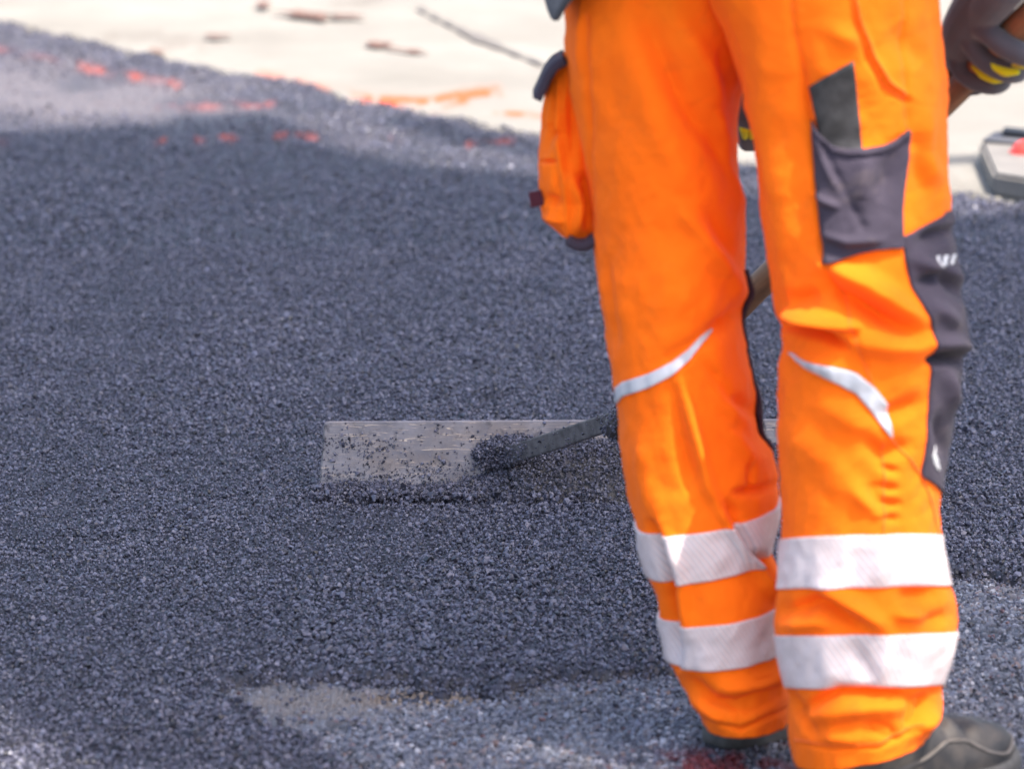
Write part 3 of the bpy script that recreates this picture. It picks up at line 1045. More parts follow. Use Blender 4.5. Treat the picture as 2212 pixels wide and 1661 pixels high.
class Limb:
    """a trouser leg: rings measured from the reference, full round, with sewn folds"""
    def __init__(self, rows, folds, seed, ymin, ymax):
        r = np.array(rows, float)
        self.y = np.arange(ymin, ymax + 1.0)
        g = np.exp(-0.5 * (np.arange(-24, 25) / 8.0) ** 2); g /= g.sum()

        def sm(a):
            v = np.interp(self.y, r[:, 0], a)
            return np.convolve(np.pad(v, 24, 'edge'), g, 'valid')
        self.xl, self.xr, self.Yc, self.ry, self.a, self.b = [sm(r[:, i]) for i in range(1, 7)]
        self.folds = folds; self.seed = seed

    def q(self, y):
        return [np.interp(y, self.y, a) for a in (self.xl, self.xr, self.Yc, self.ry, self.a, self.b)]

    def pos(self, y, u, off=0.0, fold=True):
        xl, xr, Yc, ry, a, b = self.q(y)
        su, cu = np.sin(u), np.cos(u)
        xs = (xl + xr) / 2 + (xr - xl) / 2 * np.sign(su) * np.abs(su) ** 0.92
        ysn = y + a * su + b * np.maximum(cu, -0.3)
        d = np.zeros_like(xs) + off
        if fold:
            vis = sstep(-0.35, 0.25, cu)
            for pl, w, am in self.folds:
                dd, tt = seg_dist(xs, ysn, pl)
                d = d + vis * am * 0.0021 * np.exp(-(dd / w) ** 2) * np.sqrt(np.clip(np.sin(np.pi * (0.04 + 0.92 * tt)), 0, 1))
            d = d + 0.0048 * fbm(u * 2.2 + self.seed, y / 110.0, 3, self.seed) + 0.0023 * fbm(u * 5 + y / 90.0, y / 45.0 - u, 3, self.seed + 7)
        R = P(xs, ysn, Yc - ry * cu)
        R[..., 0] += d * su
        R[..., 1] -= d * cu
        return R

    def inv(self, x, y):
        y0 = np.array(y, float)
        for _ in range(6):
            xl, xr, Yc, ry, a, b = self.q(y0)
            t = np.clip((x - (xl + xr) / 2) / ((xr - xl) / 2), -0.999, 0.999)
            s = np.sign(t) * np.abs(t) ** (1 / 0.92)
            u = np.arcsin(np.clip(s, -1, 1))
            y0 = y - a * np.sin(u) - b * np.cos(u)
        return y0, u

    def shell(self, nr, nc, y0, y1, extra=None):
        yy = np.linspace(y0, y1, nr)
        uu = np.linspace(-np.pi, np.pi, nc, endpoint=False)
        Yv, Uv = np.meshgrid(yy, uu, indexing='ij')
        return self.pos(Yv, Uv)

    def patch_uv(self, Y, U, off, th=0.0016):
        """closed thin shell over the limb on grid Y,U"""
        Aout = self.pos(Y, U, off + th); Ain = self.pos(Y, U, off - 0.004)
        nr, nc = Y.shape
        n = nr * nc
        f = [tuple(x) for x in grid_faces(nr, nc)[:, ::-1]] + [tuple(x) for x in grid_faces(nr, nc, off=n)]
        ring = [(0, j) for j in range(nc)] + [(i, nc - 1) for i in range(1, nr)] + [(nr - 1, j) for j in range(nc - 2, -1, -1)] + [(i, 0) for i in range(nr - 2, 0, -1)]
        ids = [i * nc + j for i, j in ring]
        f += [(ids[k], ids[(k + 1) % len(ids)], ids[(k + 1) % len(ids)] + n, ids[k] + n) for k in range(len(ids))]
        return np.concatenate([Aout.reshape(-1, 3), Ain.reshape(-1, 3)]), f

    def patch(self, top, bot, left=None, right=None, off=0.002, th=0.0016, nr=40, nc=40):
        """patch between two polylines given in reference pixels (top, bot: lists of x,y; same direction)"""
        A = resample(np.array(top, float), nc); B = resample(np.array(bot, float), nc)
        t = np.linspace(0, 1, nr)[:, None, None]
        g = A[None] * (1 - t) + B[None] * t
        if left is not None:
            Lp = resample(np.array(left, float), nr); Rp = resample(np.array(right, float), nr)
            s = np.linspace(0, 1, nc)[None, :, None]
            lin = (A[None] * (1 - t) + B[None] * t)
            cor = (g[:, :1] * (1 - s) + g[:, -1:] * s)
            g = lin + ((Lp[:, None] * (1 - s) + Rp[:, None] * s) - cor)
        Y, U = self.inv(g[..., 0], g[..., 1])
        return self.patch_uv(Y, U, off, th)


RT_ROWS = [  # y, xl, xr, Yc, ry, a, b
    (-460, 1560, 1960, 5.30, .115, 0, 0), (-200, 1500, 2010, 5.28, .130, 0, 0), (0, 1528, 2030, 5.26, .135, 0, 0), (80, 1566, 2036, 5.255, .132, 0, 0),
    (150, 1592, 2044, 5.25, .128, 0, 4), (200, 1608, 2048, 5.25, .124, 0, 4), (300, 1626, 2045, 5.25, .118, 0, 5), (400, 1640, 2048, 5.24, .115, 0, 5),
    (500, 1652, 2052, 5.23, .112, 0, 5), (600, 1664, 2068, 5.22, .110, 0, 5), (660, 1670, 2080, 5.21, .110, 0, 5), (710, 1684, 2084, 5.205, .108, 0, 5),
    (752, 1692, 2085, 5.20, .106, 0, 3), (800, 1681, 2072, 5.195, .104, 0, 0), (870, 1681, 2060, 5.19, .102, 0, 0), (950, 1684, 2052, 5.185, .100, 0, -3),
    (1050, 1686, 2032, 5.18, .098, -3, -5), (1110, 1688, 2026, 5.175, .097, -5, -6), (1170, 1690, 2030, 5.17, .097, -5, -5), (1250, 1686, 2048, 5.16, .100, -4, -2),
    (1300, 1678, 2064, 5.155, .102, -3, 2), (1350, 1674, 2069, 5.15, .102, -3, 4), (1400, 1682, 2060, 5.145, .100, -3, 3), (1450, 1692, 2045, 5.14, .098, -3, 3),
    (1490, 1703, 2034, 5.135, .096, -4, 6), (1530, 1703, 2036, 5.135, .096, -12, 16), (1565, 1702, 2030, 5.13, .097, -20, 28), (1600, 1708, 2012, 5.13, .096, -28, 40), (1615, 1712, 2008, 5.13, .096, -30, 40)]
RT_FOLDS = [
    ([(1702, 683), (1770, 692), (1850, 703)], 13, 16), ([(1680, 700), (1730, 712), (1775, 724), (1830, 748)], 11, -13), ([(1781, 570), (1870, 608), (1985, 690)], 22, 12), ([(1800, 628), (1900, 684), (1965, 718)], 20, -12),
    ([(1770, 640), (1700, 655)], 20, -6), ([(1830, 735), (1930, 750), (2000, 745)], 24, 8), ([(1720, 760), (1800, 800)], 20, 5),
    ([(1870, 950), (1905, 985), (1960, 960)], 18, -6), ([(1790, 880), (1880, 930)], 26, 5), ([(1905, 900), (1980, 870)], 16, -6), ([(1700, 930), (1800, 1010), (1860, 1080)], 34, 4), ([(1905, 1010), (1935, 1018)], 9, -4), ([(1905, 1050), (1935, 1056)], 9, -4), ([(1905, 1085), (1940, 1090)], 9, -4), ([(1905, 1120), (1940, 1122)], 9, -4),
    ([(1850, 1060), (1905, 1120)], 16, 5), ([(1880, 1040), (1890, 1110)], 20, -4),
    ([(1780, 1272), (1849, 1314), (1905, 1352)], 19, 13), ([(1700, 1322), (1760, 1304), (1800, 1310), (1870, 1352)], 17, -11), ([(1700, 1350), (1790, 1345)], 16, 6), ([(1950, 1290), (2010, 1285)], 14, -7), ([(1930, 1325), (1990, 1330)], 14, 7), ([(2000, 1350), (2050, 1330)], 16, -6),
    ([(1860, 1180), (1830, 1250)], 20, -4), ([(1905, 1165), (1900, 1260)], 18, 4), ([(1840, 1380), (1880, 1470)], 18, -5), ([(1920, 1380), (1900, 1470)], 16, 5), ([(1770, 1390), (1800, 1470)], 24, 4),
    ([(1745, 1530), (1811, 1494), (1910, 1502), (1960, 1510)], 14, -10), ([(1760, 1545), (1850, 1530), (1940, 1525)], 22, 8), ([(1712, 1500), (1722, 1530), (1757, 1580)], 11, -8), ([(1964, 1570), (1985, 1530), (2008, 1500)], 16, -10), ([(1985, 1580), (2025, 1540)], 14, 6), ([(1880, 1570), (1940, 1590)], 14, -6), ([(1780, 1590), (1860, 1600)], 14, 4), ([(1725, 1604), (1800, 1614), (1900, 1612), (1985, 1575)], 5, -3),
    ([(1702, -60), (1712, 60), (1735, 190), (1752, 280), (1765, 430), (1780, 560), (1840, 700), (1870, 800)], 6, -3.5), ([(1831, -40), (1848, 40), (1880, 130), (1915, 190), (1963, 220)], 7, -3.5), ([(1838, -40), (1856, 40), (1888, 125), (1920, 178), (1963, 206)], 6, 2.5), ([(1958, -60), (1960, 100), (1958, 280)], 5, -3),
    ([(1640, 60), (1660, 300), (1690, 520)], 36, 5), ([(1725, 60), (1745, 300)], 24, -4), ([(1930, 60), (2000, 140)], 30, -5), ([(2000, 230), (1985, 330), (2030, 420)], 22, 6), ([(1975, 300), (1990, 400)], 14, -6), ([(1790, 60), (1860, 100)], 24, 5), ([(1610, 260), (1650, 430)], 16, -4), ([(1990, 410), (2040, 400)], 20, -2.2),
]
LF_ROWS = [
    (-460, 1290, 1660, 5.36, .110, 0, 0), (-200, 1232, 1680, 5.36, .122, 0, 0), (0, 1215, 1650, 5.36, .128, 0, 0), (100, 1221, 1625, 5.36, .124, 0, 3), (200, 1234, 1602, 5.36, .118, 0, 6),
    (300, 1254, 1594, 5.36, .112, 0, 8), (400, 1272, 1601, 5.36, .108, 0, 8), (500, 1284, 1611, 5.36, .106, 0, 8), (600, 1288, 1612, 5.355, .105, -2, 8), (650, 1296, 1606, 5.35, .104, -4, 8),
    (700, 1308, 1601, 5.35, .102, -6, 10), (780, 1322, 1620, 5.345, .102, -8, 12), (850, 1332, 1632, 5.34, .100, -10, 16), (950, 1342, 1637, 5.335, .098, -14, 22), (990, 1347, 1666, 5.335, .098, -18, 28),
    (1040, 1354, 1678, 5.33, .097, -22, 36), (1105, 1370, 1681, 5.325, .096, -25, 42), (1165, 1386, 1680, 5.32, .096, -25, 42), (1212, 1400, 1666, 5.32, .096, -24, 41), (1250, 1418, 1684, 5.315, .096, -21, 41),
    (1305, 1427, 1690, 5.31, .096, -18, 42), (1350, 1432, 1692, 5.31, .095, -16, 44), (1400, 1437, 1694, 5.305, .094, -14, 46), (1450, 1462, 1700, 5.305, .092, -12, 48), (1500, 1492, 1706, 5.30, .090, -8, 46), (1545, 1512, 1706, 5.30, .088, -4, 42), (1552, 1516, 1706, 5.30, .088, -4, 41)]
LF_FOLDS = [
    ([(1385, 20), (1429, 125), (1483, 233), (1554, 322), (1600, 400)], 24, -8), ([(1350, 60), (1385, 160), (1430, 300), (1500, 420)], 36, 6), ([(1555, 250), (1575, 340), (1604, 447)], 12, 6), ([(1560, 120), (1585, 260)], 20, -6), ([(1450, 20), (1530, 150), (1580, 240)], 24, 5), ([(1465, 447), (1554, 555), (1604, 640)], 18, 7), ([(1530, 460), (1590, 560)], 16, -5), ([(1420, 560), (1500, 660)], 40, 4),
    ([(1308, 560), (1314, 640), (1330, 740)], 10, -5), ([(1560, 705), (1500, 745), (1430, 790)], 20, -6), ([(1600, 660), (1575, 690), (1540, 715)], 14, -7), ([(1471, 830), (1500, 940), (1530, 1050), (1564, 1112)], 15, 9), ([(1450, 830), (1470, 930), (1495, 1050)], 20, -6), ([(1520, 780), (1580, 860), (1630, 892)], 15, -7), ([(1545, 810), (1610, 930)], 18, 5), ([(1575, 930), (1620, 985)], 15, 5), ([(1620, 1000), (1625, 1060)], 8, -6), ([(1590, 1065), (1640, 1060), (1670, 1050)], 10, -8), ([(1560, 1080), (1600, 1120)], 14, -5), ([(1380, 960), (1400, 1060), (1420, 1140)], 24, 5),
    ([(1412, 1130), (1430, 1190), (1448, 1255), (1456, 1370), (1462, 1440)], 11, -13), ([(1435, 1130), (1460, 1190), (1475, 1260), (1485, 1370)], 15, 7), ([(1560, 1110), (1600, 1180), (1625, 1215)], 9, 7), ([(1580, 1110), (1625, 1190), (1650, 1210)], 9, -7), ([(1625, 1212), (1672, 1290)], 9, 9), ([(1644, 1200), (1686, 1270)], 9, -12), ([(1478, 1462), (1541, 1513), (1590, 1524), (1640, 1505)], 14, -9), ([(1560, 1490), (1640, 1480), (1690, 1455)], 16, 7), ([(1600, 1540), (1680, 1490)], 12, -6), ([(1500, 1510), (1560, 1560)], 12, 6), ([(1525, 1554), (1600, 1574), (1700, 1530)], 5, -3), ([(1268, 40), (1270, 215), (1283, 500)], 6, -4), ([(1255, 12), (1252, 160)], 7, 3),
]
RT_FOLDS += [([(1758, 285), (1800, 380), (1852, 472)], 10, 5), ([(1778, 320), (1818, 410), (1862, 488)], 10, -5), ([(1760, 420), (1810, 445)], 8, 4), ([(1868, 340), (1856, 430)], 20, 4), ([(1930, 320), (1900, 440)], 22, -4), ([(1775, 505), (1830, 520), (1900, 515)], 10, 4)]
RT_FOLDS += [([(1990, 520), (2050, 500)], 14, -9), ([(1975, 560), (2060, 600)], 14, 8), ([(1985, 610), (2030, 590), (2070, 640)], 12, -9), ([(2000, 650), (2060, 700)], 15, 5), ([(2015, 742), (2050, 740), (2085, 752)], 14, 6), ([(2012, 778), (2050, 768), (2075, 775), (2085, 800)], 10, -16), ([(2040, 800), (2052, 880)], 14, 6), ([(2020, 900), (2040, 980)], 14, -6)]
RT_FOLDS = [(p_, w_, a_ * (0.8 if p_[0][1] > 1100 else 1.0)) for p_, w_, a_ in RT_FOLDS]
RT = Limb(RT_ROWS, RT_FOLDS, 3, -460, 1615)
LF_FOLDS = [(p_, w_, a_ * 0.8) for p_, w_, a_ in LF_FOLDS]
LF = Limb(LF_ROWS, LF_FOLDS, 19, -460, 1552)

person = link('person', None)


def skin_body(name, joints, edges, mat, sub=2):
    me = bpy.data.meshes.new(name)
    me.from_pydata([j[0] for j in joints], edges, [])
    o = link(name, me, mat)
    s = o.modifiers.new('skin', 'SKIN')
    for i, j in enumerate(joints):
        r = j[1]
        me.skin_vertices[0].data[i].radius = (r, r) if not isinstance(r, tuple) else r
    me.skin_vertices[0].data[0].use_root = True
    ss = o.modifiers.new('sub', 'SUBSURF'); ss.levels = sub; ss.render_levels = sub
    dg = bpy.context.evaluated_depsgraph_get()
    m2 = bpy.data.meshes.new_from_object(o.evaluated_get(dg))
    m2.polygons.foreach_set('use_smooth', np.ones(len(m2.polygons), dtype=bool))
    o.modifiers.clear()
    o.data = m2
    if not m2.materials:
        m2.materials.append(mat)
    return o


hipR = (0.385, 5.29, .90); hipL = (0.19, 5.38, .90)
RW = tuple(P(2150, -70, 5.42)); LW = tuple(P(1628, 175, 5.62))
J = [((0.285, 5.35, .98), .10), (hipR, .07), ((0.42, 5.21, .47), .04), ((0.41, 5.15, .12), .032),
     (hipL, .07), ((0.205, 5.35, .48), .04), ((0.27, 5.31, .12), .032),
     ((0.30, 5.34, 1.15), .12), ((0.32, 5.40, 1.36), .14), ((0.33, 5.46, 1.47), .055), ((0.335, 5.49, 1.58), .085), ((0.337, 5.51, 1.69), .09),
     ((0.52, 5.40, 1.38), .06), ((0.63, 5.37, 1.12), .045), (RW, .032),
     ((0.13, 5.42, 1.38), .06), ((0.08, 5.50, 1.12), .045), (LW, .032)]
E = [(0, 1), (1, 2), (2, 3), (0, 4), (4, 5), (5, 6), (0, 7), (7, 8), (8, 9), (9, 10), (10, 11), (8, 12), (12, 13), (13, 14), (8, 15), (15, 16), (16, 17)]
bpy.data.objects.remove(person)
person = skin_body('person', J, E, SKIN)
person['label'] = 'person in hi-vis orange trousers seen from behind holding the lute handle'
person['category'] = 'person'

# trousers
trousers_acc = Acc()
for L_, ymax, nr, nc in ((RT, 1615, 640, 200), (LF, 1552, 620, 200)):
    S = L_.shell(nr, nc, -440, ymax)
    # turned-in hem
    S2 = S[-1:] + np.array([0, 0, 0.012])
    c = S[-1].mean(0)
    S2[..., :2] = c[:2] + (S[-1:, :, :2] - c[:2]) * 0.93
    S3 = S2 + np.array([0, 0, 0.06])
    S = np.concatenate([S, S2, S3])
    trousers_acc.add(S, grid_faces(S.shape[0], nc, True)[:, ::-1])
trousers = link('trousers', trousers_acc.mesh('trousers'), ORANGE, person)


def uv_grid(me, nr, nc, sx_, sy_):
    uvl = me.uv_layers.new(name='UVMap')
    n = nr * nc
    vi = np.zeros(len(me.loops), dtype=np.int32); me.loops.foreach_get('vertex_index', vi)
    vi = vi % n
    uv = np.stack([(vi % nc) / (nc - 1) * sx_, (vi // nc) / (nr - 1) * sy_], -1)
    uvl.data.foreach_set('uv', uv.astype(np.float32).ravel())


def band(L_, y0, y1, hgt, label=None):
    nr, nc = 26, 200
    Y, U = np.meshgrid(np.linspace(y0, y1, nr), np.linspace(-np.pi, np.pi, nc), indexing='ij')
    v, f = L_.patch_uv(Y, U, 0.0016, 0.0012)
    me = Acc().add(v, f).mesh('reflective_band')
    uv_grid(me, nr, nc, 0.62, hgt)
    return link('reflective_band', me, BAND, trousers)


band(RT, 1160, 1268, 0.06); band(RT, 1368, 1480, 0.06)
band(LF, 1107, 1212, 0.06); band(LF, 1307, 1401, 0.06)


def put(L_, name, mat, *a, **kw):
    v, f = L_.patch(*a, **kw)
    return link(name, Acc().add(v, f).mesh(name), mat, trousers)


# curved silver piping behind the knees
put(LF, 'reflective_piping', PIPING, [(1336, 838), (1352, 824), (1400, 808), (1450, 784), (1490, 757), (1520, 728), (1548, 712)], [(1334, 872), (1352, 855), (1400, 838), (1450, 812), (1490, 776), (1520, 741), (1548, 714)], nr=8, nc=70)
put(RT, 'reflective_piping', PIPING, [(1712, 760), (1745, 777), (1800, 790), (1850, 806), (1890, 838), (1920, 876), (1928, 945)], [(1712, 763), (1745, 793), (1800, 822), (1850, 850), (1880, 885), (1905, 920), (1927, 947)], nr=8, nc=70)
# thigh pocket
put(RT, 'thigh_pocket', GREY, [(1750, 262), (1772, 292), (1798, 317), (1832, 322), (1866, 321), (1905, 314), (1935, 302), (1958, 280)], [(1781, 568), (1800, 564), (1852, 547), (1890, 538), (1920, 535), (1947, 533)], [(1750, 262), (1755, 330), (1762, 400), (1772, 500), (1781, 568)], [(1958, 280), (1953, 360), (1946, 440), (1944, 500), (1947, 533)], off=0.006, th=0.002, nr=60, nc=50)
put(RT, 'pocket_hem', GREY, [(1754, 262), (1776, 292), (1800, 315), (1832, 320), (1866, 319), (1905, 312), (1932, 301), (1954, 281)], [(1756, 272), (1778, 302), (1800, 326), (1832, 332), (1866, 331), (1905, 324), (1932, 313), (1954, 294)], off=0.0095, th=0.0016, nr=5, nc=50)
# knee panels of grey stretch cloth
tp = [(1948, 512), (1962, 500), (1990, 482), (2020, 468), (2049, 461)]
lt = [(1948, 512), (1952, 560), (1968, 620), (1996, 676), (2010, 710), (2012, 770), (2006, 850), (1999, 950), (1988, 1020), (1990, 1030)]
Lp = resample(np.array(lt, float), 110)
Y0, U0 = RT.inv(Lp[:, 0], Lp[:, 1])
nc = 50
s = np.linspace(0, 1, nc)
Ug = U0[:, None] * (1 - s) + 2.6 * s
# upper edge climbs to the front
Yg_ = Y0[:, None] + np.zeros(nc)
Yg_ = Yg_ - (1 - (np.arange(110) / 109.0)[:, None]) ** 3 * 52 * np.minimum(s * 2.6, 1) + (np.arange(110) / 109.0)[:, None] ** 3 * 40 * np.minimum(s * 2.4, 1)
v, f = RT.patch_uv(Yg_, Ug, 0.0022, 0.0016)
link('knee_panel', Acc().add(v, f).mesh('knee_panel'), GREY, trousers)


def decal(name, polys, off=0.0045):
    ac = Acc()
    for top, bot in polys:
        v, f = RT.patch(top, bot, off=off, th=0.0008, nr=6, nc=6)
        ac.add(v, f)
    return link(name, ac.mesh(name), WHITE_PRINT, trousers)


decal('printed_mark', [([(2020, 552), (2027, 552)], [(2008, 572), (2016, 572)])])
decal('printed_mark', [([(2036, 551), (2043, 551)], [(2027, 572), (2034, 572)])])
decal('printed_mark', [([(2051, 550), (2057, 549)], [(2044, 571), (2050, 570)])])
decal('printed_mark', [([(2022, 962), (2032, 954)], [(2008, 985), (2018, 981)]), ([(2008, 985), (2018, 981)], [(2013, 1004), (2024, 996)]), ([(2014, 1004), (2021, 1000)], [(2021, 1016), (2024, 1012)])])
# left leg: front knee panel showing past the inner edge
Y, U = np.meshgrid(np.linspace(585, 985, 90), np.linspace(1.5, 2.9, 36), indexing='ij')
v, f = LF.patch_uv(Y, U, 0.0012 + 0.006 * (np.exp(-((Y - 640) / 55) ** 2) + np.exp(-((Y - 920) / 65) ** 2)), 0.0016)
link('knee_panel', Acc().add(v, f).mesh('knee_panel'), GREY, trousers)


def seam(L_, pl, w=0.0011, mat=None):
    p = smooth_path(np.array(pl, float), 80, 2)
    Y, U = L_.inv(p[:, 0], p[:, 1])
    R = L_.pos(Y, U, 0.0006)
    v, f = tube(R, w, 6)
    return link('seam', Acc().add(v, f).mesh('seam'), mat or THREAD, trousers)


seam(RT, [(1702, -60), (1712, 60), (1735, 190), (1750, 262)])
seam(RT, [(1831, -40), (1848, 40), (1880, 130), (1915, 190), (1961, 220)])
seam(RT, [(1840, -40), (1857, 40), (1890, 125), (1922, 178), (1961, 205)])
seam(RT, [(1958, -60), (1960, 100), (1958, 276)])
seam(RT, [(1790, 570), (1830, 670), (1865, 780), (1905, 880), (1925, 930)])
seam(RT, [(1928, 948), (1960, 985), (1992, 1030), (2010, 1090), (2025, 1160)])
seam(RT, [(1912, 960), (1908, 1080), (1906, 1160)])
seam(RT, [(1716, 1597), (1800, 1609), (1900, 1606), (1990, 1562)])
seam(LF, [(1268, 30), (1272, 215), (1284, 490)])
seam(LF, [(1625, 985), (1624, 1020), (1622, 1064)])

# holster pocket hanging at the left hip
PK_ROWS = [(118, 1204, 1262, 5.40, .030, 0, 0), (150, 1190, 1274, 5.40, .036, 0, 0), (200, 1176, 1280, 5.40, .040, 0, 0), (260, 1171, 1284, 5.40, .042, 0, 0), (330, 1165, 1286, 5.40, .044, 0, 0), (400, 1162, 1290, 5.40, .046, 0, 4), (450, 1166, 1292, 5.40, .046, 0, 6), (480, 1180, 1292, 5.40, .044, 0, 8), (500, 1205, 1290, 5.40, .040, 0, 10), (508, 1222, 1288, 5.40, .036, 0, 10)]
PK_FOLDS = [([(1200, 170), (1205, 300), (1222, 420), (1228, 510)], 6, 4), ([(1195, 180), (1185, 270), (1178, 330)], 12, -6), ([(1168, 350), (1200, 350)], 5, -4), ([(1180, 280), (1215, 300)], 10, -6), ([(1230, 380), (1255, 440), (1245, 500)], 12, 7), ([(1260, 380), (1268, 480)], 10, -6), ([(1175, 430), (1210, 440)], 12, -5), ([(1235, 200), (1240, 330)], 12, -5), ([(1180, 470), (1215, 480)], 8, 5)]
PK = Limb(PK_ROWS, PK_FOLDS, 41, 118, 508)
S = PK.shell(220, 90, 118, 508)
bot_c = S[-1].mean(0)
S = np.concatenate([S, bot_c + (S[-1:] - bot_c) * 0.6 - np.array([0, 0, .004]), bot_c + (S[-1:] - bot_c) * 0.02 - np.array([0, 0, .005])])
top_c = S[0].mean(0)
S = np.concatenate([top_c + (S[:1] - top_c) * 0.02 + np.array([0, 0, .004]), S])
link('holster_pocket', Acc().add(S, grid_faces(S.shape[0], 90, True)[:, ::-1]).mesh('holster_pocket'), ORANGE, trousers)
Y, U = np.meshgrid(np.linspace(470, 507, 20), np.linspace(-0.1, 1.5, 24), indexing='ij')
fl = [(1220, 124), (1198, 136), (1182, 158), (1172, 182), (1160, 207)]
fp = np.array([P(x, y, 5.375) for x, y in fl])
link('pocket_flap', Acc().add(*box_path(smooth_path(fp, 26), 0.075, 0.011, (0, 1, 0))).mesh('pocket_flap'), GREY, trousers)
pb = np.array([P(x, y, 5.375) for x, y in [(1226, 512), (1245, 522), (1266, 522), (1288, 508)]])
link('pocket_base', Acc().add(*box_path(smooth_path(pb, 20), 0.075, 0.012, (0, 1, 0))).mesh('pocket_base'), GREY, trousers)
tg = np.array([P(x, y, 5.385) for x, y in [(1172, 426), (1158, 430), (1144, 432)]])
link('pocket_tab', Acc().add(*box_path(resample(tg, 8), 0.019, 0.006, (0.0, 0, 1))).mesh('pocket_tab', False), MAROON, trousers)

# tool sticking out of the thigh pocket
v, f = RT.patch([(1745, 189), (1843, 133)], [(1783, 345), (1863, 345)], [(1745, 189), (1765, 260), (1783, 345)], [(1843, 133), (1853, 225), (1863, 345)], off=0.0035, th=0.0035, nr=24, nc=14)
link('scraper_plate', Acc().add(v, f).mesh('scraper_plate'), TOOLPLATE, label='dark worn flat metal plate sticking out of the grey thigh pocket', category='hand tool')

# jacket hem and sleeves
JJ = [((0.285, 5.32, 1.05), .185), ((0.30, 5.34, 1.20), .17), ((0.32, 5.40, 1.37), .16), ((0.33, 5.45, 1.46), .08), ((0.53, 5.40, 1.38), .078), ((0.635, 5.37, 1.12), .062), (tuple(np.array(RW) * .8 + np.array((0.63, 5.37, 1.12)) * .2), .05), ((0.12, 5.42, 1.38), .078), ((0.07, 5.50, 1.12), .062), (tuple(np.array(LW) * .8 + np.array((0.08, 5.5, 1.12)) * .2), .05)]
jk = skin_body('jacket', JJ, [(0, 1), (1, 2), (2, 3), (2, 4), (4, 5), (5, 6), (2, 7), (7, 8), (8, 9)], DARK)
jk.parent = person
# skirt of the jacket, dropping at the left side
a = np.linspace(0, 2 * np.pi, 90, endpoint=False)
rowsj = []
for k_, zt in enumerate(np.linspace(0, 1, 16)):
    drop = 0.012 * np.exp(-((((a - np.pi + np.pi) % (2 * np.pi)) - np.pi) / 0.5) ** 2)
    zb = 0.965 - 0.079 * np.exp(-((a - np.pi - 0.2) / 0.44) ** 2) + 0.004 * np.sin(a * 5)
    z_ = zb * (1 - zt) + 1.14 * zt
    rx_ = 0.247 - 0.05 * zt + 0.004 * np.sin(a * 9 + zt * 3)
    rowsj.append(np.stack([0.285 + rx_ * np.cos(a), 5.32 + (0.185 - .02 * zt) * np.sin(a), z_], -1))
S = np.array(rowsj)
jh = link('jacket_hem', Acc().add(S, grid_faces(16, 90, True)).mesh('jacket_hem'), DARK, jk)
so = jh.modifiers.new('t', 'SOLIDIFY'); so.thickness = 0.004


